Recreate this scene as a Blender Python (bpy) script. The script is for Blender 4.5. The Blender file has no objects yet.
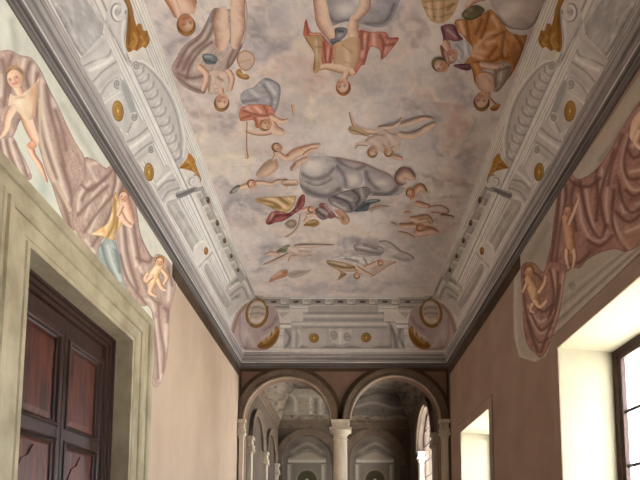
import bpy, bmesh, math, random
import numpy as np
from mathutils import Vector, Matrix
from mathutils.geometry import delaunay_2d_cdt, tessellate_polygon
random.seed(7); rng = np.random.default_rng(7)
SC = bpy.context.scene; COL = SC.collection
PI = math.pi

# ------------------------------------------------------------------ measures (metres)
W = 2.3            # half width of the gallery
YE = 9.25          # arcade wall
YB = -8.5          # wall behind the viewer
YF = 14.8          # back wall of the room beyond the arcade
EYE = 1.6
ZC0, ZC1 = EYE+3.60, EYE+3.93     # cornice bottom / top
CD, CV, CVE = 0.10, 0.447, 0.66               # cornice and cove projection
ZF = EYE+4.90                      # flat of the ceiling
FPX, PPX, PITCH = 430.0, 344.0, math.radians(4.4)
PPY = 532.0-FPX*math.tan(PITCH)

# ------------------------------------------------------------------ camera
cd = bpy.data.cameras.new('camera'); cam = bpy.data.objects.new('camera', cd); COL.objects.link(cam)
cam.location = (0, 0, EYE); cam.rotation_euler = (PI/2+PITCH, 0, 0)
cd.sensor_fit = 'HORIZONTAL'; cd.sensor_width = 36.0; cd.lens = 36.0*FPX/640
cd.shift_x = -(PPX-320)/640; cd.shift_y = (PPY-240)/640
cd.clip_start = 0.05; cd.clip_end = 300
SC.camera = cam
vs = SC.view_settings
SC.display_settings.display_device = 'sRGB'
vs.view_transform = 'Standard'; vs.look = 'None'; vs.gamma = 1; vs.use_curve_mapping = False
vs.exposure = EXPO = 2.05

# ------------------------------------------------------------------ colour / materials
def lin(c):
    c = np.asarray(c, float)/255.0
    return np.where(c <= .04045, c/12.92, ((c+.055)/1.055)**2.4)
def rgba(c): return (*[float(v) for v in lin(c)], 1.0)
def hx(s): return tuple(int(s[i:i+2], 16) for i in (0, 2, 4))

MATS = {}
def mat(name, c, c2=None, scale=3.0, rough=.85, stretch=(1,1,1), bump=.0, bscale=40., detail=6., spec=.3, lo=.35, hi=.65, metal=0., c3=None):
    if name in MATS: return MATS[name]
    m = bpy.data.materials.new(name); m.use_nodes = True; N = m.node_tree.nodes; L = m.node_tree.links
    b = N['Principled BSDF']; b.inputs['Roughness'].default_value = rough
    b.inputs['Specular IOR Level'].default_value = spec; b.inputs['Metallic'].default_value = metal
    tc = N.new('ShaderNodeTexCoord'); mp = N.new('ShaderNodeMapping'); mp.inputs['Scale'].default_value = stretch
    L.new(tc.outputs['Object'], mp.inputs['Vector'])
    nz = N.new('ShaderNodeTexNoise'); nz.inputs['Scale'].default_value = scale; nz.inputs['Detail'].default_value = detail
    nz.inputs['Roughness'].default_value = .62
    L.new(mp.outputs[0], nz.inputs['Vector'])
    cr = N.new('ShaderNodeValToRGB'); cr.color_ramp.elements[0].position = lo; cr.color_ramp.elements[1].position = hi
    cr.color_ramp.elements[0].color = rgba(c2 or c); cr.color_ramp.elements[1].color = rgba(c)
    if c3:
        e = cr.color_ramp.elements.new((lo+hi)/2); e.color = rgba(c3)
    L.new(nz.outputs['Fac'], cr.inputs[0]); L.new(cr.outputs[0], b.inputs['Base Color'])
    if bump:
        n2 = N.new('ShaderNodeTexNoise'); n2.inputs['Scale'].default_value = bscale; n2.inputs['Detail'].default_value = 5
        L.new(mp.outputs[0], n2.inputs['Vector'])
        bp = N.new('ShaderNodeBump'); bp.inputs['Strength'].default_value = bump; bp.inputs['Distance'].default_value = .02
        L.new(n2.outputs['Fac'], bp.inputs['Height']); L.new(bp.outputs[0], b.inputs['Normal'])
    MATS[name] = m; return m
def fresco_mat():
    m = bpy.data.materials.new('fresco_paint'); m.use_nodes = True; N = m.node_tree.nodes; L = m.node_tree.links
    b = N['Principled BSDF']; b.inputs['Roughness'].default_value = .9; b.inputs['Specular IOR Level'].default_value = .15
    at = N.new('ShaderNodeAttribute'); at.attribute_name = 'pigment'
    tc = N.new('ShaderNodeTexCoord')
    nz = N.new('ShaderNodeTexNoise'); nz.inputs['Scale'].default_value = 9; nz.inputs['Detail'].default_value = 8; nz.inputs['Roughness'].default_value = .7
    L.new(tc.outputs['Object'], nz.inputs['Vector'])
    mr = N.new('ShaderNodeMapRange'); mr.inputs['From Min'].default_value = .3; mr.inputs['From Max'].default_value = .7
    mr.inputs['To Min'].default_value = .97; mr.inputs['To Max'].default_value = 1.19
    L.new(nz.outputs['Fac'], mr.inputs['Value'])
    mx = N.new('ShaderNodeVectorMath'); mx.operation = 'SCALE'
    L.new(at.outputs['Color'], mx.inputs[0]); L.new(mr.outputs[0], mx.inputs['Scale'])
    L.new(mx.outputs[0], b.inputs['Base Color'])
    return m
FRESCO = fresco_mat()

# ------------------------------------------------------------------ object helpers
def link(o, parent=None):
    COL.objects.link(o)
    if parent: o.parent = parent
    return o
def obj(name, bm, m, parent=None, smooth=False, loc=None):
    me = bpy.data.meshes.new(name); bmesh.ops.recalc_face_normals(bm, faces=bm.faces); bm.to_mesh(me); bm.free()
    if m: me.materials.append(m)
    if smooth:
        for p in me.polygons: p.use_smooth = True
        me.set_sharp_from_angle(angle=math.radians(40))
    o = bpy.data.objects.new(name, me)
    if loc is not None: o.location = loc
    return link(o, parent)
def tag(o, label, cat, group=None):
    o['label'] = label; o['category'] = cat
    if group: o['group'] = group
    return o
def thing(name, label, cat, loc=(0,0,0), group=None):
    o = bpy.data.objects.new(name, None); o.location = loc; o.empty_display_size = .1
    link(o); return tag(o, label, cat, group)
def struct(o, label=None, cat=None):
    o['kind'] = 'structure'
    if label: o['label'] = label
    if cat: o['category'] = cat
    return o
def box(bm, lo, hi, bevel=0):
    lo, hi = Vector(lo), Vector(hi)
    vs_ = [bm.verts.new((x, y, z)) for x in (lo.x, hi.x) for y in (lo.y, hi.y) for z in (lo.z, hi.z)]
    fs = [(0,1,3,2),(4,6,7,5),(0,4,5,1),(2,3,7,6),(0,2,6,4),(1,5,7,3)]
    f = [bm.faces.new([vs_[i] for i in q]) for q in fs]
    if bevel:
        es = {e for q in f for e in q.edges}
        bmesh.ops.bevel(bm, geom=list(es), offset=bevel, segments=2, affect='EDGES', profile=.6)
    return bm
def BM(): return bmesh.new()
def lathe(bm, prof, seg=32, a0=0, a1=2*PI, center=(0,0,0)):
    full = abs(a1-a0-2*PI) < 1e-6
    n = seg if full else seg+1
    rings = []
    for r, z in prof:
        rings.append([bm.verts.new((center[0]+r*math.cos(a0+(a1-a0)*i/seg), center[1]+r*math.sin(a0+(a1-a0)*i/seg), center[2]+z)) for i in range(n)])
    for a, b in zip(rings, rings[1:]):
        for i in range(n if full else n-1):
            j = (i+1) % n
            bm.faces.new((a[i], a[j], b[j], b[i]))
    if full:
        bm.faces.new(rings[0][::-1]); bm.faces.new(rings[-1])
    return bm
def sweep_ring(bm, prof, x0, x1, y0, y1, close=False):
    """mitred moulding round a rectangle; prof = (inset, z)"""
    rings = []
    for d, z in prof:
        rings.append([bm.verts.new(p) for p in ((x0+d, y0+d, z), (x1-d, y0+d, z), (x1-d, y1-d, z), (x0+d, y1-d, z))])
    for a, b in zip(rings, rings[1:]):
        for i in range(4):
            j = (i+1) % 4; bm.faces.new((a[i], a[j], b[j], b[i]))
    return bm
def prism(bm, pts, depth, mapf):
    """polygon pts (u,v) extruded from w=0 to depth; mapf(u,v,w)->xyz"""
    a = [bm.verts.new(mapf(u, v, 0)) for u, v in pts]; b = [bm.verts.new(mapf(u, v, depth)) for u, v in pts]
    n = len(pts)
    for i, j, k in tessellate_polygon([[Vector((u, v, 0)) for u, v in pts]]):
        bm.faces.new((a[i], a[j], a[k])); bm.faces.new((b[k], b[j], b[i]))
    for i in range(n):
        j = (i+1) % n; bm.faces.new((a[i], b[i], b[j], a[j]))
    return bm
def arch_sweep(bm, cx, cz, y, prof, a0=0, a1=PI, seg=48, mapf=None, legs=0):
    """moulding following an arch in the xz plane; prof = (radius, y offset)"""
    mapf = mapf or (lambda u, v, w: (u, w, v))
    st = []
    if legs: st.append((1, 0, -legs))
    for i in range(seg+1):
        a = a0+(a1-a0)*i/seg; st.append((math.cos(a), math.sin(a), 0))
    if legs: st.append((-1, 0, -legs))
    rows = [[bm.verts.new(mapf(cx+r*c, cz+r*s+dz, y+dy)) for r, dy in prof] for c, s, dz in st]
    for a, b in zip(rows, rows[1:]):
        for k in range(len(prof)-1):
            bm.faces.new((a[k], a[k+1], b[k+1], b[k]))
    bm.faces.new(rows[0]); bm.faces.new(rows[-1][::-1])
    return bm

def vnoise(x, y, seed=0):
    """smooth value noise on numpy arrays"""
    r = np.random.default_rng(seed).random((64, 64))
    xi = np.floor(x).astype(int); yi = np.floor(y).astype(int); fx = x-xi; fy = y-yi
    fx = fx*fx*(3-2*fx); fy = fy*fy*(3-2*fy)
    g = lambda a, b: r[a % 64, b % 64]
    return (g(xi,yi)*(1-fx)+g(xi+1,yi)*fx)*(1-fy)+(g(xi,yi+1)*(1-fx)+g(xi+1,yi+1)*fx)*fy
def fbm(x, y, seed=0, o=4):
    s = 0; a = .5; t = 0
    for k in range(o):
        s = s+a*vnoise(x*2**k, y*2**k, seed+k); t += a; a *= .55
    return s/t
# ------------------------------------------------------------------ picture <-> place
CP, SP = math.cos(PITCH), math.sin(PITCH)
def rays(px):
    px = np.asarray(px, float).reshape(-1, 2)
    u = (px[:,0]-PPX)/FPX; v = -(px[:,1]-PPY)/FPX
    return np.stack([u, CP-v*SP, v*CP+SP], 1)
# surfaces: (normal, point) ; normals point into the room
_cl = CV-CD; _ch = ZF-ZC1; _cn = math.hypot(_cl, _ch); _el = CVE-CD; _en = math.hypot(_el, _ch)
SURF = {
 'field': ((0,0,-1), (0,0,ZF)),
 'cove_left': ((_ch/_cn,0,-_cl/_cn), (-W+CD,0,ZC1)),
 'cove_right': ((-_ch/_cn,0,-_cl/_cn), (W-CD,0,ZC1)),
 'cove_end': ((0,-_ch/_en,-_el/_en), (0,YE-CD,ZC1)),
 'wall_left': ((1,0,0), (-W,0,0)),
 'wall_right': ((-1,0,0), (W,0,0)),
 'wall_end': ((0,-1,0), (0,YE,0)),
 'far': ((0,-1,0), (0,YF,0)),
}
CORNER = {'corner_left': ('cove_left','cove_end'), 'corner_right': ('cove_right','cove_end')}
SURF['corner_left'] = SURF['corner_right'] = SURF['cove_end']
def unproj(px, surf, off=0.0):
    if surf in CORNER:      # inside corner: the nearer of the two faces
        a, b = [unproj(px, q, off) for q in CORNER[surf]]
        d = rays(px); ta = ((a-np.array([0,0,EYE]))*d).sum(1); tb = ((b-np.array([0,0,EYE]))*d).sum(1)
        return np.where((ta < tb)[:,None], a, b)
    n, p = SURF[surf]; n = np.array(n, float); p = np.array(p, float)+n*off
    d = rays(px); o = np.array([0, 0, EYE])
    t = ((p-o)@n)/(d@n)
    return o+d*t[:,None]

# ------------------------------------------------------------------ fresco painter
def smooth(pts, closed=True, k=4):
    P = np.asarray(pts, float); n = len(P)
    if n < 3: return P
    out = []
    rng_ = range(n) if closed else range(n-1)
    for i in rng_:
        if closed: p0, p1, p2, p3 = P[(i-1)%n], P[i], P[(i+1)%n], P[(i+2)%n]
        else: p0, p1, p2, p3 = P[max(i-1,0)], P[i], P[i+1], P[min(i+2,n-1)]
        for s in range(k):
            t = s/k
            out.append(.5*((2*p1)+(-p0+p2)*t+(2*p0-5*p1+4*p2-p3)*t*t+(-p0+3*p1-3*p2+p3)*t**3))
    if not closed: out.append(P[-1])
    return np.array(out)
def seg_dist(Q, pl):
    d = np.full(len(Q), 1e9)
    for a, b in zip(pl, pl[1:]):
        ab = b-a; L2 = ab@ab
        t = np.clip(((Q-a)@ab)/L2 if L2 > 0 else np.zeros(len(Q)), 0, 1)
        d = np.minimum(d, np.hypot(*(Q-(a+t[:,None]*ab)).T))
    return d
def C(c): return lin(hx(c)) if isinstance(c, str) else lin(c)
def over(col, c, a): return col*(1-a[:,None])+C(c)*a[:,None]
def inpoly(Q, P):
    c = np.zeros(len(Q), bool); x, y = Q[:,0], Q[:,1]
    j = len(P)-1
    for i in range(len(P)):
        xi, yi = P[i]; xj, yj = P[j]
        if yi != yj:
            c ^= ((yi > y) != (yj > y)) & (x < (xj-xi)*(y-yi)/(yj-yi)+xi)
        j = i
    return c
def paint(Q, base, ops):
    """pigment at picture points Q: ops are  ('l', colour, alpha, width, pts) soft brush stroke,
    ('b', colour, alpha, x, y, rx, ry, degrees) soft dab,  ('p', colour, alpha, soft, pts) filled shape"""
    col = np.tile(C(base), (len(Q), 1))
    for op in ops:
        k, c, a = op[:3]
        if k == 'l':
            pl = smooth(op[4], False, 4); d = seg_dist(Q, pl); w = op[3]
            col = over(col, c, a*np.exp(-(d/w)**2))
        elif k == 'b':
            x, y, rx, ry = op[3:7]; th = math.radians(op[7]) if len(op) > 7 else 0
            dx, dy = Q[:,0]-x, Q[:,1]-y
            u = (dx*math.cos(th)+dy*math.sin(th))/rx; v = (-dx*math.sin(th)+dy*math.cos(th))/ry
            col = over(col, c, a*np.exp(-(u*u+v*v)))
        elif k == 'n':      # streaky brush texture along an angle
            th = math.radians(op[3]); u = Q[:,0]*math.cos(th)+Q[:,1]*math.sin(th); v = -Q[:,0]*math.sin(th)+Q[:,1]*math.cos(th)
            n_ = fbm(u/op[4]+50+v/40, v/op[5]+50, op[6], 3)-.5
            col = over(col, c, a*np.clip(n_*3.2, 0, 1)); 
            col = col*(1+a*.9*np.clip(-n_*3.2, 0, 1))[:,None]
        elif k == 'r':      # thin drawn contour lines
            th = math.radians(op[3]); u = Q[:,0]*math.cos(th)+Q[:,1]*math.sin(th); v = -Q[:,0]*math.sin(th)+Q[:,1]*math.cos(th)
            n_ = np.abs(fbm(u/op[4]+20, v/op[5]+20, op[6], 3)-.5)
            col = over(col, c, a*np.clip(1-n_/op[7], 0, 1))
        elif k == 'p':
            P = smooth(op[4], True, 4); s = op[3]
            ins = inpoly(Q, P)
            if s > 0:
                d = seg_dist(Q, np.vstack([P, P[:1]])); f = np.clip(.5+np.where(ins, d, -d)/(2*s), 0, 1)
            else: f = ins.astype(float)
            col = over(col, c, a*f)
    return col
def origin(o):
    p = Vector((0,0,0))
    while o: p = p+o.location; o = o.parent
    return p
def mesh_paint(name, P3, faces, col, parent=None):
    if parent: P3 = P3-np.array(origin(parent))
    me = bpy.data.meshes.new(name); me.from_pydata(P3.tolist(), [], faces)
    at = me.color_attributes.new('pigment', 'FLOAT_COLOR', 'POINT')
    at.data.foreach_set('color', np.hstack([np.clip(col, 0, 1), np.ones((len(col), 1))]).astype(np.float32).ravel())
    me.materials.append(FRESCO); me.update()
    return link(bpy.data.objects.new(name, me), parent)
LAY = {}
def patch(name, outline, surf, base, ops=(), parent=None, step=1.25, lift=None, sm=True, mirror=False):
    """a painted shape lying on the plaster of a surface"""
    step *= .68
    P = smooth(outline, True, 3) if sm else np.asarray(outline, float)
    keep = [0]
    for i in range(1, len(P)):
        if np.hypot(*(P[i]-P[keep[-1]])) > .35: keep.append(i)
    P = P[keep]
    x0, y0 = P.min(0); x1, y1 = P.max(0)
    xs = np.arange(x0+step/2, x1, step); ys = np.arange(y0+step/2, y1, step)
    G = np.array([(x+(step/2 if j % 2 else 0), y) for j, y in enumerate(ys) for x in xs]).reshape(-1, 2)
    if len(G):
        G = G[inpoly(G, P)]
    if len(G):
        G = G[seg_dist(G, np.vstack([P, P[:1]])) > step*.45]
    allp = [Vector(p) for p in np.vstack([P, G])]
    v, e, f, *_ = delaunay_2d_cdt(allp, [], [list(range(len(P)))], 1, 1e-5)
    Q = np.array([(p.x, p.y) for p in v])
    col = paint(Q, base, ops)
    if lift is None:
        LAY[surf] = LAY.get(surf, .0015)+.00012; lift = LAY[surf]
    P3 = unproj(Q, surf, lift)
    F = [list(q) for q in f]
    # face the room
    n = np.array(SURF[surf][0])
    a, b, c = [P3[i] for i in F[0][:3]]
    if np.cross(b-a, c-a)@n < 0: F = [q[::-1] for q in F]
    if mirror:
        P3[:,0] *= -1; F = [q[::-1] for q in F]
    return mesh_paint(name, P3, F, col, parent)
# ------------------------------------------------------------------ materials
M_cream = mat('cream_plaster', (194,173,152), (182,160,140), 1.3, .9, (1,1,.5), .05, 30)
M_plaster = mat('shade_toned_cream_plaster', (172,147,130), (159,134,118), 1.6, .9, (1,1,1), .05, 30)  # shaded copy of the cream plaster; the right wall's shade is in its colour
M_reveal = mat('limewashed_reveal', (172,166,144), (162,156,136), 1.2, .85)
M_spandrel = mat('rosy_brown_plaster', (134,108,93), (122,98,83), 2, .9)
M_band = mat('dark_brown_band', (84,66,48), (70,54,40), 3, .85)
M_cornice = mat('streaked_grey_cornice', (176,170,168), (112,106,106), 7, .8, (1,1,1), .08, 60, c3=(150,143,142))
M_stone = mat('olive_grey_stone', (184,173,146), (148,137,112), 2.6, .85, (1,1,.6), .08, 40, c3=(170,159,134))
M_stone2 = mat('pale_column_stone', (206,194,174), (178,166,148), 4, .75, (1,1,.4), .06, 50)
M_arch = mat('arch_moulding_paint', (122,104,88), (102,86,72), 4, .85)
M_rim = mat('pale_arch_rim', (176,158,138), (150,134,116), 4, .85)
M_wood = mat('dark_stained_walnut', (62,34,23), (36,20,14), 5, .42, (8,8,.8), .1, 30, spec=.5)
M_woodred = mat('reddish_walnut_panel', (96,46,31), (46,26,19), 3.2, .4, (7,7,.7), .1, 30, spec=.5, lo=.38, hi=.6)
M_frame = mat('brown_window_wood', (72,48,40), (54,36,30), 6, .55, (5,5,1))
M_lead = mat('dark_glazing_bar', (70,62,60), (54,48,46), 6, .5)
M_floor = mat('terracotta_floor', (128,122,118), (112,106,102), 2, .5)
M_ground = mat('outside_gravel_and_grass', (178,175,168), (160,157,150), .6, .95)
M_iron = mat('worn_brass', (150,120,60), (110,86,44), 6, .4, metal=.8)
M_dim = mat('dimmed_far_room_plaster', (104,90,78), (90,78,68), 2, .9)  # low light of the far room put into a darker plaster colour
def glass_mat():
    m = bpy.data.materials.new('window_glass'); m.use_nodes = True; N = m.node_tree.nodes; L = m.node_tree.links
    N.remove(N['Principled BSDF']); out = N['Material Output']
    t = N.new('ShaderNodeBsdfTransparent'); g = N.new('ShaderNodeBsdfGlossy'); g.inputs['Roughness'].default_value = .05
    t.inputs['Color'].default_value = (.96,.97,.97,1)
    mx = N.new('ShaderNodeMixShader'); mx.inputs[0].default_value = .05
    L.new(t.outputs[0], mx.inputs[1]); L.new(g.outputs[0], mx.inputs[2]); L.new(mx.outputs[0], out.inputs['Surface'])
    return m
M_glass = glass_mat()

# ------------------------------------------------------------------ walls
def wall_with_holes(name, side, xin, xout, ya, yb, za, zb, holes, m):
    """wall in the yz plane between xin (room face) and xout; holes = (y0,y1,z0,z1)"""
    bm = BM(); ys = sorted({ya, yb, *[h[0] for h in holes], *[h[1] for h in holes]})
    for y0, y1 in zip(ys, ys[1:]):
        cut = sorted([(h[2], h[3]) for h in holes if h[0] <= y0+1e-6 and h[1] >= y1-1e-6])
        z = za
        for c0, c1 in cut+[(zb, zb)]:
            if c0-z > 1e-4: box(bm, (min(xin,xout), y0, z), (max(xin,xout), y1, c0))
            z = c1
    bmesh.ops.remove_doubles(bm, verts=bm.verts, dist=1e-5)
    return obj(name, bm, m)
TH = .60
ZTOP = ZF+.25
DOOR = (2.975, 4.51, 0, 3.668)
WINS = [(2.83, 4.47, .455, 3.57), (6.68, 8.32, .455, 3.55), (-1.0, .64, .455, 3.57), (-4.85, -3.2, .455, 3.57)]  # last two windows, unseen behind the viewer, added for more daylight inside
wl = struct(wall_with_holes('wall_left', -1, -W, -W-.5, YB-.3, YE, 0, ZTOP, [DOOR], M_cream), 'cream plastered left wall with the door', 'wall')
wr = struct(wall_with_holes('wall_right', 1, W, W+TH, YB-.3, YE, 0, ZTOP, [w for w in WINS], M_plaster), 'cream plastered right wall, shade put into its colour, with the deep windows', 'wall')
bm = BM(); box(bm, (-W, YB-.3, 0), (W, YB, ZTOP)); struct(obj('wall_back', bm, M_cream), 'plastered wall behind the viewer', 'wall')
bm = BM(); box(bm, (-W-.5, YB-.3, -.2), (W+TH, YF+.3, 0)); struct(obj('floor', bm, M_floor), 'floor of the gallery', 'floor')
# doorway back: the dark lobby side behind the closed leaves is solid masonry
# arcade wall
ZS = 4.04
AL = (-1.247, .935); AR = (1.12, .965)
YT = .22
def arc(cx, r, n=40): return [(cx-r*math.cos(PI*i/n), ZS+r*math.sin(PI*i/n)) for i in range(n+1)]
pts = [(-W,0), (AL[0]-AL[1],0)]+arc(*AL)+arc(*AR)+[(AR[0]+AR[1],0), (W,0), (W,ZTOP), (-W,ZTOP)]
bm = BM(); prism(bm, pts, YT, lambda u, v, w: (u, YE+w, v))
struct(obj('wall_end', bm, M_spandrel), 'brown plastered end wall pierced by the twin arches', 'wall')

# ceiling: flat field + cove, ring cornice
prof = [(0,ZC0), (.018,ZC0+.015), (.018,ZC0+.07), (.04,ZC0+.085), (.045,ZC0+.11), (.045,ZC0+.15), (.06,ZC0+.165), (.075,ZC0+.20), (.085,ZC0+.245), (.085,ZC0+.27), (.1,ZC0+.285), (.1,ZC1), (-.02,ZC1), (-.02,ZC0)]
def cornice(name, x0, x1, y0, y1, label, m=M_cornice):
    bm = BM(); sweep_ring(bm, prof, x0, x1, y0, y1)
    return struct(obj(name, bm, m), label, 'cornice')



def proj(P):
    d = np.asarray(P, float)-np.array([0,0,EYE]); f = d[:,1]*CP+d[:,2]*SP; u = d[:,2]*CP-d[:,1]*SP
    f = np.maximum(f, .05)
    return np.stack([PPX+FPX*d[:,0]/f, PPY-FPX*u/f], 1)
def grid_mesh(name, us, vs_, place, colf):
    U, V = np.meshgrid(us, vs_, indexing='ij'); P = place(U.ravel(), V.ravel()); nv = len(vs_)
    F = [[i*nv+j, (i+1)*nv+j, (i+1)*nv+j+1, i*nv+j+1] for i in range(len(us)-1) for j in range(nv-1)]
    return mesh_paint(name, P, F, colf(U.ravel(), V.ravel(), P))
# painted cove: bands along the length, v = 0 at the cornice, 1 at the sky
VL = [(.0,'8f8b8b'),(.012,'d8d4d0'),(.03,'dedad6'),(.036,'9d9998'),(.048,'d6d2ce'),(.07,'e2deda'),(.078,'a8a4a2'),(.09,'cac6c2'),(.20,'d2ceca'),(.305,'c6c2be'),(.315,'8d8987'),(.325,'e6e2de'),(.345,'dcd8d4'),(.352,'8a8684'),(.362,'d8d4cf'),(.385,'e6e2de'),(.392,'a39f9c'),(.402,'e0dcd7'),
      (.43,'d2cec9'),(.438,'9a9693'),(.448,'e4e0db'),(.48,'e8e4df'),(.50,'d0ccc7'),(.508,'7e7a78'),(.522,'b0aca9'),(.535,'dcd8d2'),(.60,'cdc9c3'),(.775,'d4d0ca'),(.785,'8f8b88'),(.795,'e2ded8'),(.815,'dedad4'),(.822,'918d8a'),(.832,'e4e0da'),(.852,'cac6c0'),(.858,'a09c98'),(.868,'e6e2dc'),(.885,'dad6d0'),(.89,'949089'),(.90,'e4e0d9'),(.93,'dcd8d1'),(.936,'a8a39e'),(.945,'e6e1da'),(.965,'e0dbd4'),(.972,'98938e'),(.982,'eae5de'),(1.0,'cbc4bd')]
_vv = np.array([a for a, b in VL]); _cc = np.array([C(b) for a, b in VL])
def cove_col(U, V, P):
    c = np.stack([np.interp(V, _vv, _cc[:,k]) for k in range(3)], 1)
    n = fbm(U*3, V*6, 3); n2 = fbm(U*.9, V*25, 9)
    c = c*(.84+.18*n+.14*n2)[:,None]
    c = np.clip(c*1.12, 0, .8)
    w = np.clip((fbm(U*1.2, V*2, 21)-.5)*3, 0, 1)[:,None]*.18
    return c*(1-w)+C('cbbca8')*w
def cove(name, side, label):
    vs_ = np.linspace(0, 1, 120)
    if side in 'lr':
        us = np.arange(YB, YE+.02, .045); s = -1 if side == 'l' else 1
        def place(U, V):
            d = CD+(CV-CD)*V; y0, y1 = YB+d, YE-d
            y1 = YE-CD-(CVE-CD)*V; y = y0+(y1-y0)*(U-YB)/(us[-1]-YB)
            return np.stack([s*(W-d), y, ZC1+(ZF-ZC1)*V], 1)
    else:
        us = np.arange(-W, W+.02, .045); ye = {'e': YE, 'b': YB}[side]; s = 1 if side == 'e' else -1
        def place(U, V):
            d = CD+(CV-CD)*V
            de = CD+((CVE if side == 'e' else CV)-CD)*V
            return np.stack([(-W+d)+(2*W-2*d)*(U+W)/(us[-1]+W), ye-s*de, ZC1+(ZF-ZC1)*V], 1)
    return struct(grid_mesh(name, us, vs_, place, cove_col), label, 'ceiling')
# cornice: real moulding, painted as streaky grey marble with dark veins along its length
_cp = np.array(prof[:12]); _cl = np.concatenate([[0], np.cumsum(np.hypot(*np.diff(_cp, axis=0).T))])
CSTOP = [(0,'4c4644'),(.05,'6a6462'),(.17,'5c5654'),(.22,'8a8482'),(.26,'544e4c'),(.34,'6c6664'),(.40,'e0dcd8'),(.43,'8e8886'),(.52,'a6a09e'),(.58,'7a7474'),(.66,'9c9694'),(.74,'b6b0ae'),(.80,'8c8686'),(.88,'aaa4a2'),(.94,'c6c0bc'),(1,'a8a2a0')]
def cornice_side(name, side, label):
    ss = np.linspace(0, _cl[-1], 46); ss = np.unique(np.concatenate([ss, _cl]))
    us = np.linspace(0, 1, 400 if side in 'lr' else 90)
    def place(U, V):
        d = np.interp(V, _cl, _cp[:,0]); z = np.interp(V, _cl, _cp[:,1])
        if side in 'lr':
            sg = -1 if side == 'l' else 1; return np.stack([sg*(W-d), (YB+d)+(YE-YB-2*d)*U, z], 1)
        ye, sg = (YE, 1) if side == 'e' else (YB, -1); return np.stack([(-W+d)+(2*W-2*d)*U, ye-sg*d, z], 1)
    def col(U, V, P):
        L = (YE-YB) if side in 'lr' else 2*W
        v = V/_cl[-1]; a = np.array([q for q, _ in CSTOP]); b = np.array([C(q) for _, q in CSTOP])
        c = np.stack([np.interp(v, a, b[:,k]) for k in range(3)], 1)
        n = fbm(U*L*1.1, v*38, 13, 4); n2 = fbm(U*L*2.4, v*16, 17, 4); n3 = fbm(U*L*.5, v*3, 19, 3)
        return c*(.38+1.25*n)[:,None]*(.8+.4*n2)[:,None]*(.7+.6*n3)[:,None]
    return struct(grid_mesh(name, us, ss, place, col), label, 'cornice')
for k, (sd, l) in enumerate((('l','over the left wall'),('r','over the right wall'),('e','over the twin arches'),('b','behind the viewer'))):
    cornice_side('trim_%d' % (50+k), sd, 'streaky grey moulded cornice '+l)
cove('ceiling_cove_left', 'l', 'left cove of the ceiling painted as pale grey stone entablature')
cove('ceiling_cove_right', 'r', 'right cove of the ceiling painted as pale grey stone entablature')
cove('ceiling_cove_end', 'e', 'end cove above the twin arches painted as grey entablature')
cove('ceiling_cove_back', 'b', 'cove behind the viewer painted as grey entablature')
bm = BM(); box(bm, (-W-.5, YB-.3, ZF+.02), (W+TH, YE+YT, ZTOP+.05)); struct(obj('ceiling_slab', bm, M_plaster), 'masonry above the painted ceiling', 'ceiling')

# ------------------------------------------------------------------ painted bands on the walls
def strip(name, lo, hi, m, label):
    bm = BM(); box(bm, lo, hi); return struct(obj(name, bm, m), label, 'painted band')
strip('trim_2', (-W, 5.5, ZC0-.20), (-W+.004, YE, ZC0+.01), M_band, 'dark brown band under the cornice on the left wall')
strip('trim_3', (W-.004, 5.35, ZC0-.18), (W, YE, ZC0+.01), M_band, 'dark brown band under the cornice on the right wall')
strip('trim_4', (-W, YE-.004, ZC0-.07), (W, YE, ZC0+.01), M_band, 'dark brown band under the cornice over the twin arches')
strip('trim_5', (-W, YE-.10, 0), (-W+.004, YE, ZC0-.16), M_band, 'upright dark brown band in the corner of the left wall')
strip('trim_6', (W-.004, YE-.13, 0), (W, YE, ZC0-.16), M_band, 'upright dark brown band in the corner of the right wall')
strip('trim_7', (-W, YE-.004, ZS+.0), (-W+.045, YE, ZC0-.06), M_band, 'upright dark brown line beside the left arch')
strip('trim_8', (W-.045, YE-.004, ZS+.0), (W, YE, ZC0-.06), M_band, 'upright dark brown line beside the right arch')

# ------------------------------------------------------------------ arches, column, capitals
def archivolt(name, label, cx, r, w, y, m=M_arch, group=None, line=True, z=None, legs=0):
    z = ZS if z is None else z
    t = thing(name, label, 'arch moulding', (cx, y, z), group)
    bm = BM()
    arch_sweep(bm, 0, 0, 0, [(r+.2*w,.0),(r+.2*w,-.03),(r+.5*w,-.03),(r+.54*w,-.05),(r+.62*w,-.058),(r+.75*w,-.058),(r+.8*w,-.078),(r+w,-.078),(r+w,0)], legs=legs)
    obj('moulding', bm, m, t, True)
    bm = BM(); arch_sweep(bm, 0, 0, 0, [(r-.004,.0),(r-.004,-.055),(r+.1*w,-.06),(r+.16*w,-.048),(r+.2*w,-.03),(r+.2*w,0)], legs=legs); obj('inner_rim', bm, M_rim, t, True)
    if line:
        bm = BM(); arch_sweep(bm, 0, 0, 0, [(r+w,-.0005),(r+w,-.008),(r+w+.10,-.008),(r+w+.10,-.0005)]); obj('outline_band', bm, M_band, t)
    return t
archivolt('arch_moulding', 'moulded rim of the left one of the twin arches', AL[0], AL[1], .19, YE)
archivolt('arch_moulding', 'moulded rim of the right one of the twin arches', AR[0], AR[1], .19, YE)
def capital(bm, r, zt, cx=0, cy=0, hf=1.0):
    pass
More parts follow.
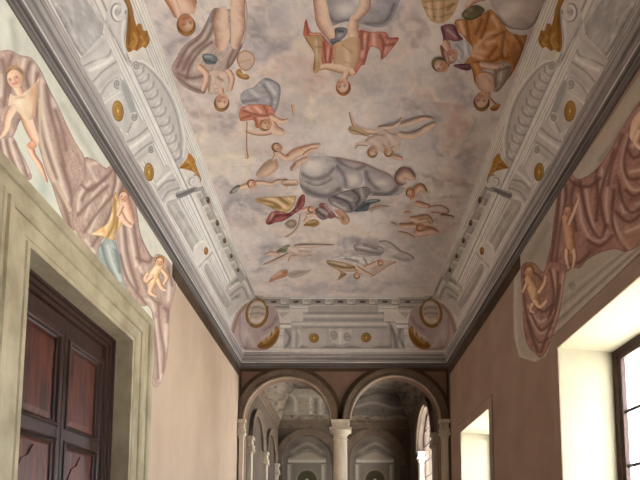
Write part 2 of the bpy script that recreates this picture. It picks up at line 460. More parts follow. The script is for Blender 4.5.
def column(x, y, r, label, name='column', half=None, top=ZS, group=None, m=M_stone2, cat='column'):
    """round column: base, shaft with entasis, capital and impost block"""
    t = thing(name, label, cat, (x, y, 0), group)
    bm = BM(); box(bm, (-1.5*r,-1.5*r,0), (1.5*r,1.5*r,.14), .01); lathe(bm, [(1.38*r,.14),(1.45*r,.17),(1.45*r,.22),(1.3*r,.25),(1.2*r,.28),(1.28*r,.31),(1.28*r,.34),(1.08*r,.37),(1.05*r,.40)], 40)
    obj('base', bm, m, t, True)
    hc = top-.43
    bm = BM(); lathe(bm, [(1.05*r,.40)]+[(r*(1.0-.14*(k/12)**1.8), .42+(hc-.5)*k/12) for k in range(13)]+[(.86*r,hc)], 40); obj('shaft', bm, m, t, True)
    bm = BM(); lathe(bm, [(.86*r,hc),(.95*r,hc+.01),(.97*r,hc+.03),(.88*r,hc+.045),(.88*r,hc+.10),(.98*r,hc+.115),(1.05*r,hc+.13),(1.2*r,hc+.17),(1.34*r,hc+.20)], 40)
    box(bm, (-1.42*r,-1.42*r,hc+.20), (1.42*r,1.42*r,hc+.25), .008)
    obj('capital', bm, m, t, True)
    bm = BM(); box(bm, (-1.05*r,-1.05*r,hc+.25), (1.05*r,1.05*r,hc+.36), .004); box(bm, (-1.2*r,-1.2*r,hc+.36), (1.2*r,1.2*r,top), .012)
    obj('impost_block', bm, m, t)
    return t
CX = (AL[0]+AL[1]+AR[0]-AR[1])/2
column(CX, YE+YT/2, .168, 'pale round stone column between the twin arches')
def ionic_pilaster(name, label, x, y, w, d, top, group=None, face=(0,-1), m=M_stone2):
    """flat pilaster with volutes, face = direction it looks to"""
    t = thing(name, label, 'pilaster', (x, y, 0), group)
    t.rotation_euler.z = math.atan2(face[0], -face[1])
    bm = BM(); box(bm, (-w/2,-d,0), (w/2,0,.18), .006); box(bm, (-w/2+.015,-d+.01,.18), (w/2-.015,0,.24), .006); obj('base', bm, m, t)
    hc = top-.42
    bm = BM(); box(bm, (-w/2+.03,-d+.02,.24), (w/2-.03,0,hc)); obj('shaft', bm, m, t)
    bm = BM(); box(bm, (-w/2+.02,-d+.01,hc), (w/2-.02,0,hc+.04), .004); box(bm, (-w/2+.03,-d+.02,hc+.04), (w/2-.03,0,hc+.16)); box(bm, (-w/2-.01,-d-.02,hc+.16), (w/2+.01,0,hc+.21), .006)
    for s in (-1, 1):
        n = 16; c = (s*(w/2-.035), hc+.10)
        prism(bm, [(c[0]+.055*math.cos(2*PI*k/n), c[1]+.055*math.sin(2*PI*k/n)) for k in range(n)], d+.02, lambda u, v, q: (u, -q, v))
        prism(bm, [(c[0]+.025*math.cos(2*PI*k/n), c[1]+.025*math.sin(2*PI*k/n)) for k in range(n)], d+.035, lambda u, v, q: (u, -q, v))
    obj('capital', bm, m, t)
    bm = BM(); box(bm, (-w/2+.01,-d+.01,hc+.21), (w/2-.01,0,hc+.34)); box(bm, (-w/2-.02,-d-.02,hc+.34), (w/2+.02,0,top), .01); obj('impost_block', bm, m, t)
    return t
ionic_pilaster('pilaster', 'grey pilaster with scrolled capital where the left arch meets the left wall', -W+.075, YE, .15, .10, ZS)
ionic_pilaster('pilaster', 'grey pilaster with scrolled capital where the right arch meets the right wall', W-.12, YE, .20, .10, ZS)

# ------------------------------------------------------------------ room beyond the arches
FW = W
Y0 = YE+YT
bm = BM(); box(bm, (-FW-.5, Y0, 0), (-FW, YF, ZTOP)); struct(obj('wall_far_left', bm, M_dim), 'left wall of the room beyond the arches', 'wall')
FWIN = (11.0, 13.2)
FZS = 4.05
FZL = 3.88
bm = BM()
ctr, rr = sum(FWIN)/2, (FWIN[1]-FWIN[0])/2
pts = [(YE,0), (YF,0), (YF,ZTOP), (YE,ZTOP)]
# wall with an arched window, as an outline with a slit-free hole: two halves
apts = [(ctr+rr*math.cos(a), FZS+rr*math.sin(a)) for a in np.linspace(PI, 0, 25)]
sill = .9
prism(bm, [(YE,0), (YE,ZTOP), (ctr,ZTOP), (ctr,FZS+rr)]+[(p[0],p[1]) for p in apts[:12][::-1]]+[(FWIN[0],sill),(ctr,sill),(ctr,0)], TH, lambda u, v, w: (FW+w, u, v))
prism(bm, [(ctr,0), (ctr,sill), (FWIN[1],sill)]+[(p[0],p[1]) for p in apts[13:][::-1]]+[(ctr,FZS+rr),(ctr,ZTOP),(YF,ZTOP),(YF,0)], TH, lambda u, v, w: (FW+w, u, v))
struct(obj('wall_far_right', bm, M_dim), 'right wall of the room beyond the arches with a round headed window', 'wall')
bm = BM(); box(bm, (-FW-.5, YF, 0), (FW+TH, YF+.3, ZTOP)); struct(obj('wall_far_end', bm, M_dim), 'far back wall seen through the arches', 'wall')
bm = BM(); box(bm, (-FW-.5, YE+YT, ZF-.1), (FW+TH, YF+.3, ZTOP+.05)); struct(obj('ceiling_far', bm, M_dim), 'ceiling of the room beyond the arches', 'ceiling')
bm = BM(); sweep_ring(bm, [(0,ZC0-.0),(.02,ZC0+.01),(.02,ZC0+.1),(.05,ZC0+.13),(.05,ZC0+.2),(.1,ZC0+.26),(.1,ZC0+.30),(-.02,ZC0+.3),(-.02,ZC0)], -FW, FW, Y0, YF)
struct(obj('trim_9', bm, M_arch), 'plain brown cornice round the room beyond the arches', 'cornice')
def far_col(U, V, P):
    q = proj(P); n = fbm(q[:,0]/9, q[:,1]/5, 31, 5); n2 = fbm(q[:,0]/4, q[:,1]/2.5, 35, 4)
    c = C('8c7f72')[None]*(.35+1.0*n)[:,None]  # base pigment lowered to carry the far room's dimness
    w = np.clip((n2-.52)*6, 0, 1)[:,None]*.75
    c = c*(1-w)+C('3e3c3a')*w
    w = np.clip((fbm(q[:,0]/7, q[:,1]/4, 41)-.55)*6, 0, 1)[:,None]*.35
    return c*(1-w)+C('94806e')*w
SURF['far_cove'] = ((0,-(ZF-.112-ZC0-.3)/math.hypot(.6,ZF-.112-ZC0-.3),-.6/math.hypot(.6,ZF-.112-ZC0-.3)), (0,YF-.1,ZC0+.3))
def far_cove(name, s, label):
    if s:
        us = np.arange(Y0, YF, .08)
        f = lambda U, V: np.stack([s*(FW-.1-.6*V), np.clip(U, Y0+.7*V, YF-.7*V), ZC0+.3+(ZF-.11-ZC0-.3)*np.sin(V*PI/2)], 1)
    else:
        us = np.arange(-FW, FW, .06)
        f = lambda U, V: np.stack([np.clip(U, -FW+.1+.6*V, FW-.1-.6*V), YF-.1-.6*V, ZC0+.3+(ZF-.112-ZC0-.3)*V], 1)
    struct(grid_mesh(name, us, np.linspace(0, 1, 30), f, far_col), label, 'ceiling')
far_cove('ceiling_far_cove_left', -1, 'painted left cove of the room beyond')
far_cove('ceiling_far_cove_right', 1, 'painted right cove of the room beyond')
far_cove('ceiling_far_cove_end', 0, 'end cove of the room beyond painted with hazy architecture')
struct(grid_mesh('ceiling_far_vault', np.arange(-FW+.6, FW-.55, .06), np.arange(Y0, YF-.6, .06), lambda U, V: np.stack([U, V, U*0+ZF-.112], 1), far_col), 'dim frescoed vault of the room beyond', 'ceiling')
# side arches of the far room
def side_arch(label, y, r, s, zs=FZS):
    t = thing('blind_arch', label, 'arch moulding', (s*FW, y, zs)); t.rotation_euler.z = -s*PI/2
    bm = BM(); arch_sweep(bm, 0, 0, 0, [(r,-.001),(r,-.06),(r+.05,-.07),(r+.12,-.07),(r+.16,-.1),(r+.2,-.1),(r+.2,-.001)]); obj('moulding', bm, M_arch, t, True)
    return t
side_arch('brown blind arch on the left wall of the far room, nearer one', 11.15, .72, -1, FZL)
side_arch('brown blind arch on the left wall of the far room, next to the back wall', 13.25, .72, -1, FZL)
side_arch('brown arch over the round headed window of the far room', ctr, rr+.03, 1)
for y, l in ((10.18,'first behind the arcade on the left side wall'), (12.2,'between the blind arches on the left side wall'), (14.3,'in the far left corner of the room beyond')):
    ionic_pilaster('pilaster', 'pale pilaster with scrolled capital '+l, -FW, y, .24, .12, FZL, face=(1,0))
for y, l in ((10.55,'just behind the arcade on the right side wall'),):
    ionic_pilaster('pilaster', 'shaded pilaster with scrolled capital '+l, FW, y, .24, .12, FZS, face=(-1,0))
column(FW+.06, FWIN[1]-.14, .10, 'slim pale column beside the round headed window of the far room', top=FZS, name='column')
# blind arches on the back wall, with a painted aedicule and a statue in a niche
def back_arch(cx, r, label):
    t = thing('blind_arch', label, 'arch moulding', (cx, YF, 4.06))
    bm = BM(); arch_sweep(bm, 0, 0, 0, [(r,-.001),(r,-.07),(r+.05,-.08),(r+.14,-.08),(r+.18,-.11),(r+.24,-.11),(r+.24,-.001)], legs=0); obj('moulding', bm, M_arch, t, True)
    for s in (-1, 1):
        bm = BM(); box(bm, (s*(r+.11)-.125, -.13, -.14), (s*(r+.11)+.125, 0, 0), .01); obj('impost', bm, M_arch, t)
    return t
BX = (-1.27, 1.0)
back_arch(BX[0], .88, 'brown blind arch on the far back wall seen through the left arch')
back_arch(BX[1], .88, 'brown blind arch on the far back wall seen through the right arch')

# ------------------------------------------------------------------ windows on the right
def window(name, wdef, label):
    y0, y1, z0, z1 = wdef
    t = bpy.data.objects.new(name, None); t.location = (W+.565, (y0+y1)/2, z0); link(t); struct(t, label, 'window')
    w = (y1-y0)/2; h = z1-z0-.05; d0, d1 = 0, .075
    bm = BM()
    f = .075
    for lo, hi in (((d0,-w,0),(d1,-w+f,h)), ((d0,w-f,0),(d1,w,h)), ((d0,-w+f,h-f),(d1,w-f,h)), ((d0,-w+f,0),(d1,w-f,f))): box(bm, lo, hi, .004)
    obj('window_frame', bm, M_frame, t)
    for s in (-1, 1):
        a, b = (-w+f+.004, -.004) if s < 0 else (.004, w-f-.004)
        bm = BM(); g = .045; zz0, zz1 = f+.004, h-f-.004
        for lo, hi in (((.01,a,zz0),(.06,a+g,zz1)), ((.01,b-g,zz0),(.06,b,zz1)), ((.01,a+g,zz1-g),(.06,b-g,zz1)), ((.01,a+g,zz0),(.06,b-g,zz0+g))): box(bm, lo, hi, .004)
        cas = obj('casement', bm, M_frame, t)
        bm = BM(); n = 5
        for k in range(1, n):
            z = zz0+g+(zz1-zz0-2*g)*k/n; box(bm, (.028,a+g,z-.017), (.046,b-g,z+.017))
        m_ = (a+b)/2; box(bm, (.029,m_-.010,zz0+g), (.045,m_+.010,zz1-g))
        obj('glazing_bar', bm, M_lead, cas)
        bm = BM(); box(bm, (.035,a+g,zz0+g), (.039,b-g,zz1-g)); obj('pane', bm, M_glass, cas)
    return t
def reveal(name, wdef, label):
    """limewashed lining of the deep opening"""
    y0, y1, z0, z1 = wdef; bm = BM(); e = .003; x0, x1 = W-.002, W+TH
    box(bm, (x0, y1-e, z0), (x1, y1, z1)); box(bm, (x0, y0, z0), (x1, y0+e, z1)); box(bm, (x0, y0, z0), (x1, y1, z0+e))
    prism(bm, [(x0, z1-e), (x0, z1+.001), (x1, z1+.001), (x1, z1-.06)], y1-y0, lambda u, v, w: (u, y0+w, v))
    return struct(obj(name, bm, M_reveal), label, 'window reveal')
def surround(name, wdef, label):
    y0, y1, z0, z1 = wdef; bm = BM(); b = .14
    for lo, hi in (((W-.012,y0-b,z0),(W,y0,z1+b+.03)), ((W-.012,y1,z0),(W,y1+b,z1+b+.03)), ((W-.012,y0,z1),(W,y1,z1+b+.03))): box(bm, lo, hi)
    e = .012
    o = struct(obj(name, bm, M_plaster2), label, 'window surround')
    bm = BM(); b2 = b+e
    for lo, hi in (((W-.006,y0-b2,z0),(W,y0-b,z1+b2+.03)), ((W-.006,y1+b,z0),(W,y1+b2,z1+b2+.03)), ((W-.006,y0-b,z1+b+.03),(W,y1+b,z1+b2+.03))): box(bm, lo, hi)
    struct(obj('edge_line', bm, M_band, o))
    return o
M_plaster2 = mat('surround_plaster', (172,150,134), (160,138,122), 2.0, .9)
for k, (wd, l) in enumerate(zip(WINS, ('large deep window at the right edge', 'small looking deep window near the right arch', 'deep window added behind the viewer for more daylight', 'second window added behind the viewer for more daylight'))):
    window('window_%d' % (k+1+(k > 2)), wd, l)
    reveal('trim_%d' % (10+k), wd, 'pale limewashed reveal of the '+l)
    surround('trim_%d' % (20+k), wd, 'plain painted surround of the '+l)
# arched window of the far room
t = bpy.data.objects.new('window_4', None); t.location = (FW+.17, ctr, 0); link(t); struct(t, 'round headed window of the room beyond the arches', 'window')
bm = BM()
R_ = rr-.002
outer = [(-R_,sill),(R_,sill)]+[(R_*math.cos(a), FZS+R_*math.sin(a)) for a in np.linspace(0, PI, 25)]
def ringframe(bm, r, b, x0, x1):
    o_ = [(-r,sill+.002),(r,sill+.002)]+[(r*math.cos(a), FZS+r*math.sin(a)) for a in np.linspace(0, PI, 25)]
    i_ = [(-r+b,sill+b),(r-b,sill+b)]+[((r-b)*math.cos(a), FZS+(r-b)*math.sin(a)) for a in np.linspace(0, PI, 25)]
    n = len(o_); V = [[bm.verts.new((x, p[0], p[1])) for p in q] for q in (o_, i_) for x in (x0, x1)]
    for i in range(n):
        j = (i+1) % n
        for A, B in ((0,1),(1,3),(3,2),(2,0)): bm.faces.new((V[A][i], V[A][j], V[B][j], V[B][i]))
ringframe(bm, R_, .05, 0, .06); obj('window_frame', bm, M_frame, t)
bm = BM()
for k in range(1, 9):
    z = sill+(FZS+rr-sill)*k/9; hw = R_-.04 if z <= FZS else math.sqrt(max(R_**2-(z-FZS)**2, 0))-.04
    box(bm, (.02,-hw,z-.012), (.04,hw,z+.012))
for y in (-.3, 0, .3): box(bm, (.02,y-.011,sill+.04), (.04,y+.011,FZS+math.sqrt(R_**2-y*y)-.05))
obj('glazing_bar', bm, M_lead, t)
bm = BM(); prism(bm, [(p[0]*.97, p[1] if p[1] < FZS else FZS+(p[1]-FZS)*.97) for p in outer], .004, lambda u, v, w: (.028+w, u, v)); obj('pane', bm, M_glass, t)

# ------------------------------------------------------------------ door on the left
XD = -W-.20
y0, y1, _, zt = DOOR
# stone surround with stepped mouldings
t = bpy.data.objects.new('trim_30', None); t.location = (-W, (y0+y1)/2, 0); link(t); struct(t, 'stepped olive grey stone surround of the tall door', 'door surround')
def u_sweep(bm, prof, half, top):
    """moulding up one jamb, across and down; prof=(outset from the opening, projection)"""
    rows = []
    for q in (0, 1, 2, 3):
        row = []
        for o_, p_ in prof:
            y = -half-o_ if q < 2 else half+o_; z = 0 if q in (0, 3) else top+o_
            row.append(bm.verts.new((p_, y, z)))
        rows.append(row)
    for a, b in zip(rows, rows[1:]):
        for k in range(len(prof)-1): bm.faces.new((a[k], a[k+1], b[k+1], b[k]))
hw = (y1-y0)/2
bm = BM(); u_sweep(bm, [(-.004,-.2),(-.004,.022),(.026,.022),(.032,.01),(.05,.01),(.055,.018),(.17,.018),(.175,.034),(.195,.04),(.22,.04),(.226,.02),(.25,.02),(.256,.012),(.35,.016),(.356,.036),(.38,.05),(.415,.05),(.42,.03),(.455,.026),(.462,.012),(.47,.0)], hw, zt)
obj('moulded_frame', bm, M_stone, t)
# door: frame, two leaves of panels
t = bpy.data.objects.new('door_1', None); t.location = (XD, (y0+y1)/2, 0); link(t); struct(t, 'tall dark walnut double door with carved panels', 'door')
bm = BM(); fw = .15
def dbox(bm, a, b, c, d, p0, p1, bev=.004): box(bm, (p0, a, c), (p1, b, d), bev)
H = zt
dbox(bm, -hw, -hw+fw, 0, H, -.12, .0); dbox(bm, hw-fw, hw, 0, H, -.12, .0)
dbox(bm, -hw+fw, hw-fw, H-.26, H, -.12, -.02)
obj('door_frame', bm, M_wood, t)
bm = BM()
u_sweep(bm, [(-.001,.0),(-.001,.035),(-.03,.035),(-.04,.015),(-.06,.015),(-.07,.03),(-.09,.03),(-.10,.012),(-.14,.012),(-.15,-.02)], hw, H); obj('frame_moulding', bm, M_wood, t)
def leaf(a, b):
    L_ = BM(); zt_ = H-.27
    rows = [(.25,1.05),(1.17,2.40),(2.53,3.33)]
    box(L_, (-.06, a, .02), (-.035, b, zt_))
    st = .055
    dbox(L_, a, a+st, .02, zt_, -.05, -.005); dbox(L_, b-st, b, .02, zt_, -.05, -.005)
    zr = .02
    for z0_, z1_ in rows+[(zt_, zt_)]:
        if z0_-zr > .001: dbox(L_, a+st, b-st, zr, z0_, -.05, -.006)
        zr = z1_
    o = obj('leaf', L_, M_wood, t)
    for k, (z0_, z1_) in enumerate(rows):
        bm = BM(); pa, pb = a+st, b-st
        # bolection moulding
        def rect(bm, prof):
            R = [[bm.verts.new((x, *p)) for p in ((pa+i,z0_+i),(pb-i,z0_+i),(pb-i,z1_-i),(pa+i,z1_-i))] for i, x in prof]
            for A, B in zip(R, R[1:]):
                for i in range(4): j = (i+1) % 4; bm.faces.new((A[i], A[j], B[j], B[i]))
            return R
        rect(bm, [(-.015,-.006),(-.012,.008),(.0,.014),(.012,.008),(.02,-.012),(.035,-.018)]); obj('panel_moulding', bm, M_wood, o)
        bm = BM(); i = .034
        if k == 1:   # ogee headed raised panel
            R = rect(bm, [(i,-.03),(i+.03,-.022)]); bm.faces.new(R[-1])
        else:
            R = rect(bm, [(i,-.03),(i+.05,-.012)]); bm.faces.new(R[-1])
        obj('panel', bm, M_woodred if True else M_wood, o)
        bm = BM(); m_ = (pa+pb)/2; hw_ = (pb-pa)/2-.09
        zb, ztp = z0_+.09, z1_-.09
        oge = [(m_-hw_, zb+.06), (m_-hw_+.06, zb), (m_+hw_-.06, zb), (m_+hw_, zb+.06), (m_+hw_, ztp-.22), (m_+hw_*.75, ztp-.13), (m_+hw_*.35, ztp-.10), (m_, ztp), (m_-hw_*.35, ztp-.10), (m_-hw_*.75, ztp-.13), (m_-hw_, ztp-.22)] if k != 2 else [(m_-hw_, zb+.05), (m_-hw_+.05, zb), (m_+hw_-.05, zb), (m_+hw_, zb+.05), (m_+hw_, ztp-.05), (m_+hw_-.05, ztp), (m_-hw_+.05, ztp), (m_-hw_, ztp-.05)]
        prism(bm, oge, .012, lambda u, v, w: (-.022+w, u, v)); obj('raised_field', bm, M_woodred, o)
    return o
L1 = leaf(-hw+fw+.003, -.004); L2 = leaf(.004, hw-fw-.003)
bm = BM(); lathe(bm, [(.0,0),(.028,.0),(.028,.006),(.01,.01),(.01,.04),(.025,.05),(.03,.062),(.025,.075),(.0,.08)], 20)
for v in bm.verts: v.co = Vector((v.co.z, v.co.x, v.co.y))
k_ = obj('door_knob', bm, M_iron, L2, True); k_.location = (-.005, .03, 1.08); k_['label'] = 'worn brass knob'
bm = BM(); box(bm, (-W-.5, y0-.02, 0), (XD-.12, y1+.02, H+.05)); struct(obj('wall_behind_door', bm, M_wood), 'dark blocked recess behind the double door', 'wall')

# ------------------------------------------------------------------ outside and light
bm = BM(); box(bm, (W+TH, -40, -.6), (60, 60, -.4)); struct(obj('ground_outside', bm, M_ground), 'sunlit ground outside the windows', 'ground')
wd = bpy.data.worlds.new('sky'); SC.world = wd; wd.use_nodes = True
bg = wd.node_tree.nodes['Background']; bg.inputs['Color'].default_value = (.90,.95,1.05,1); bg.inputs['Strength'].default_value = SKY = 3.4
sun = bpy.data.lights.new('sun', 'SUN'); sun.energy = SUNE = 54.0; sun.angle = math.radians(2); sun.color = (1,.985,.985)
so = bpy.data.objects.new('sun', sun); so.rotation_euler = (math.radians(-50), 0, math.radians(0)); link(so)
def portal(name, loc, sx, sy):
    l = bpy.data.lights.new(name, 'AREA'); l.shape = 'RECTANGLE'; l.size = sx; l.size_y = sy; l.cycles.is_portal = True
    o = bpy.data.objects.new(name, l); o.location = loc; o.rotation_euler = (0, PI/2, 0); link(o)   # looks to -x
for w in WINS: portal('daylight_portal', (W+TH+.02, (w[0]+w[1])/2, (w[2]+w[3])/2), w[3]-w[2], w[1]-w[0])
portal('daylight_portal', (FW+TH+.02, ctr, (sill+FZS+rr)/2), FZS+rr-sill, 2*rr)
cy = SC.cycles
cy.use_denoising = True; cy.max_bounces = 10; cy.diffuse_bounces = 8; cy.transparent_max_bounces = 16
cy.sample_clamp_indirect = 12; cy.caustics_reflective = False; cy.caustics_refractive = False
# ------------------------------------------------------------------ painted sky of the ceiling
def sky_col(U, V, P):
    q = proj(P); q = np.clip(q, -200, 900)
    wq = np.stack([fbm(q[:,0]/22+9, q[:,1]/16, 61, 4), fbm(q[:,0]/22, q[:,1]/16+7, 63, 4)], 1)-.5
    c = paint(q+wq*np.array([46, 34]), 'ebe2df', SKYOPS)
    wx = (fbm(U*1.3, V*1.3, 71)-.5)*.0
    n = fbm(U*2.0, V*2.4, 51, 5); n2 = fbm(U*5, V*6, 57, 5); n3 = fbm(U*14, V*12, 91, 4)
    c = c*(.94+.12*n3)[:,None]
    rd = np.abs(fbm(q[:,0]/30+5, q[:,1]/20, 77, 4)-.5); c = over(c, 'a2948f', .3*np.clip(1-rd/.03, 0, 1))
    rd = np.abs(fbm(q[:,0]/26+15, q[:,1]/18, 79, 4)-.5); c = over(c, 'f2e6da', .45*np.clip(1-rd/.05, 0, 1))
    w = np.clip((n-.45)*4, 0, 1)[:,None]*.3
    c = c*(1-w)+C('cbbfc0')*w
    w = np.clip((n2-.5)*3, 0, 1)[:,None]*.35
    return c*(1-w)+C('f2dfd2')*w
SKYOPS = [('b','b8b1b6',.7,180,35,14,40,20),('b','e2d4c8',.6,195,48,14,14),('b','b2acb2',.75,262,30,18,34,5),('b','a9a3aa',.5,268,8,14,22),
 ('b','e2c8bb',.7,300,72,30,20),('b','d8c2b8',.7,288,55,18,26),('b','aaa4a8',.75,385,8,20,26),('b','d9c4ba',.6,398,45,12,26),('b','c9bcb6',.6,375,70,40,20),('b','b08c8a',.75,419,22,9,18,-15),('b','b08c8a',.6,417,42,5,12),
 ('b','b7a3a2',.7,228,124,16,7,-15),('b','b8a4a2',.6,205,117,12,6),('b','bba6a2',.6,193,135,16,6,10),('b','e6d8ca',.8,225,150,26,16,-20),('b','e4d6c8',.7,215,168,20,18),('b','dccdc0',.7,255,150,16,14),
 ('b','b6b2b6',.6,290,115,26,18),('b','d8c4b6',.6,325,90,40,16),('b','d9cab8',.7,322,115,26,14),('b','b7b0b4',.6,405,120,26,30),('b','dec2b4',.8,452,128,13,24,-10),('b','d8c4b8',.5,425,105,22,8),
 ('b','a9a4a8',.8,245,203,24,12,10),('b','b0aaac',.7,262,190,20,10),('b','b4a4a2',.6,228,222,22,6,-20),('b','d9cabd',.7,262,226,22,9),('b','d8c6b8',.6,330,236,30,8),
 ('b','b08f8c',.6,455,180,8,12),('b','a99c9c',.6,468,190,10,4),('l','a08e8c',.5,2,[(425,178),(450,182),(475,180)]),('l','a08e8c',.5,1.5,[(430,192),(447,195)]),('l','a08e8c',.5,1.5,[(448,203),(466,207)]),
 ('b','b6afb4',.7,470,150,16,20),('b','b2abae',.5,440,90,20,24),('b','b3abae',.8,340,287,80,7),('b','b6aeae',.6,420,245,18,22),('b','d6c8bf',.6,330,276,40,5),('b','b4aeb2',.5,262,255,12,20),('b','c8b2a8',.6,310,255,30,8)]
SKYOPS += [('b','c49e82',.6,425,222,22,12),('b','b8947e',.5,416,200,8,10),('b','948a8e',.7,340,205,46,8),('b','9a9094',.6,318,206,18,8),('b','9c9498',.5,285,205,26,10),('b','c2a892',.5,345,268,22,6),('b','a9a09c',.5,300,254,30,6),('b','c4a090',.45,280,150,30,7),('b','bfa598',.5,262,185,26,9),('b','a28c8a',.5,178,84,10,10),('b','b59a94',.5,215,92,18,12),('b','c8ab9a',.5,262,118,24,16),('b','b0968c',.45,340,70,26,22),('b','b3968a',.5,450,70,16,14)]
SKYOPS += [('l',c,a,w,P_) for c, a, w, P_ in (
 ('a69da0',.7,5,[(332,252),(350,246),(368,247),(386,250)]),('f0e8e2',.7,4,[(328,258),(344,256),(352,262)]),('8f8688',.6,4,[(354,248),(368,250),(380,254)]),('b0a6a6',.6,4,[(388,246),(398,254),(406,260)]),
 ('f0e2d6',.8,4,[(272,66),(285,52),(303,50),(320,62),(322,80)]),('e6c6b8',.7,5,[(280,72),(296,62),(312,72),(314,88)]),('aea4aa',.6,4,[(262,58),(272,44),(288,40),(300,30)]),
 ('f0e2d4',.8,4,[(318,112),(316,98),(330,88),(352,90)]),('f0e0d2',.8,4,[(420,84),(444,92),(460,112),(466,138),(456,156)]),('d8b0a2',.6,3,[(428,90),(446,102),(454,126),(450,148)]),('a69ea6',.6,4,[(412,100),(430,112),(438,132),(434,150)]),
 ('f0e4d6',.85,5,[(200,136),(222,136),(244,126),(262,124)]),('a8989a',.6,4,[(205,126),(224,120),(240,112)]),('efe2d4',.8,5,[(208,176),(222,162),(238,158),(250,166)]),('b0a6a8',.6,4,[(212,190),(232,186),(248,190)]),('9e98a0',.7,5,[(226,206),(242,198),(258,202),(270,212)]),
 ('eadaca',.7,4,[(244,226),(262,222),(284,228),(300,234)]),('a49a9c',.5,4,[(226,214),(240,222),(254,218)]),('e8d8ca',.7,4,[(310,232),(334,236),(356,232),(380,238)]),('a8a0a4',.6,4,[(276,246),(262,254),(258,266)]),('e8dcd2',.7,4,[(300,280),(326,276),(344,268)]),
 ('9c949c',.6,5,[(360,30),(380,40),(396,28),(402,8)]),('eedccf',.8,5,[(396,60),(408,48),(404,28),(410,8)]),('eedccf',.7,4,[(350,62),(372,74),(392,70)]),('a8a0a6',.5,4,[(356,84),(376,92),(398,88)]),('a29ca4',.6,5,[(462,60),(452,80),(462,96),(458,112)]),
 ('f0e4da',.7,4,[(190,40),(200,34),(206,22),(204,6)]),('a8a2aa',.7,5,[(168,18),(176,34),(178,50)]),('a09aa4',.6,5,[(254,16),(266,30),(272,46)]),('ece0d6',.6,4,[(286,0),(292,18),(288,34)]),('d8b8aa',.6,3,[(410,70),(420,80),(416,94)]),('a49ca2',.5,4,[(470,120),(466,140),(472,160)]),('c0a09a',.6,3,[(185,100),(196,112),(212,116)]))]
us = np.arange(-W+CV, W-CV+.011, .022); us[-1] = W-CV
struct(grid_mesh('ceiling', us, np.concatenate([np.arange(YB+CV, 3.4, .2), np.arange(3.4, YE-CVE-.01, .022), [YE-CVE]]), lambda U, V: np.stack([U, V, U*0+ZF], 1), sky_col), 'flat of the ceiling painted as a cloudy mauve and cream sky', 'ceiling')
# ------------------------------------------------------------------ brush helpers
SK, SKL, SKD, SKO = 'deb79c', 'efd6c2', 'b98468', '96644c'
MV, MVL, MVD, MVO = 'b49b90', 'd8c8bc', '8a6f66', '6a5049'
OR, ORL, ORD = 'cb915f', 'e6bd92', '9c6238'
RD, RDL, RDD = 'bd7362', 'dea292', '8c4438'
GD, GDL, GDD = 'a5743a', 'cda05e', '714c24'
def T(x0, y0, s=6.4):
    return lambda *p: [(x0+p[i]/s, y0+p[i+1]/s) for i in range(0, len(p), 2)]
def P(*p): return [(p[i], p[i+1]) for i in range(0, len(p), 2)]
def fig(name, label, cat, at, surf, group=None, mirror=False):
    p = unproj([at], surf)[0]
    if mirror: p[0] *= -1
    return thing(name, label, cat, tuple(float(v) for v in p), group)
def taper(pts, rad):
    c = smooth(pts, False, 4); r = np.interp(np.linspace(0, 1, len(c)), np.linspace(0, 1, len(rad)), rad)
    d = np.gradient(c, axis=0); d /= np.maximum(np.hypot(*d.T), 1e-6)[:,None]; n = np.stack([-d[:,1], d[:,0]], 1)
    L = c+n*r[:,None]; R = c-n*r[:,None]
    e1 = c[-1]+d[-1]*r[-1]*.9; e0 = c[0]-d[0]*r[0]*.9
    return np.vstack([[e0], L, [e1], R[::-1]]), L, R, c
def limb(par, surf, pts, rad, base=SK, hi=SKL, lo=SKD, name='limb', ops=(), side=1, step=1.0, edge=SKO, mirror=False):
    o, L, R, c = taper(pts, rad); w = max(rad)
    A, B = (L, R) if side > 0 else (R, L)
    k = max(1, len(c)//6)
    op = [('n', lo, .3, 40, 6, 3, len(pts)), ('r', edge, .4, 60, 7, 3.5, len(pts)+5, .03), ('l', hi, .95, w*.6, (c*.6+A*.4)[::k]), ('l', lo, .85, w*.5, B[::k]), ('l', edge, .6, .8, B[::k]), ('l', edge, .25, .7, A[::k])]+list(ops)
    return patch(name, o, surf, base, op, par, step=step, sm=False, mirror=mirror)
def ell(x, y, rx, ry, a=0, n=18):
    t = np.linspace(0, 2*PI, n, endpoint=False); th = math.radians(a)
    u, v = rx*np.cos(t), ry*np.sin(t)
    return np.stack([x+u*math.cos(th)-v*math.sin(th), y+u*math.sin(th)+v*math.cos(th)], 1)
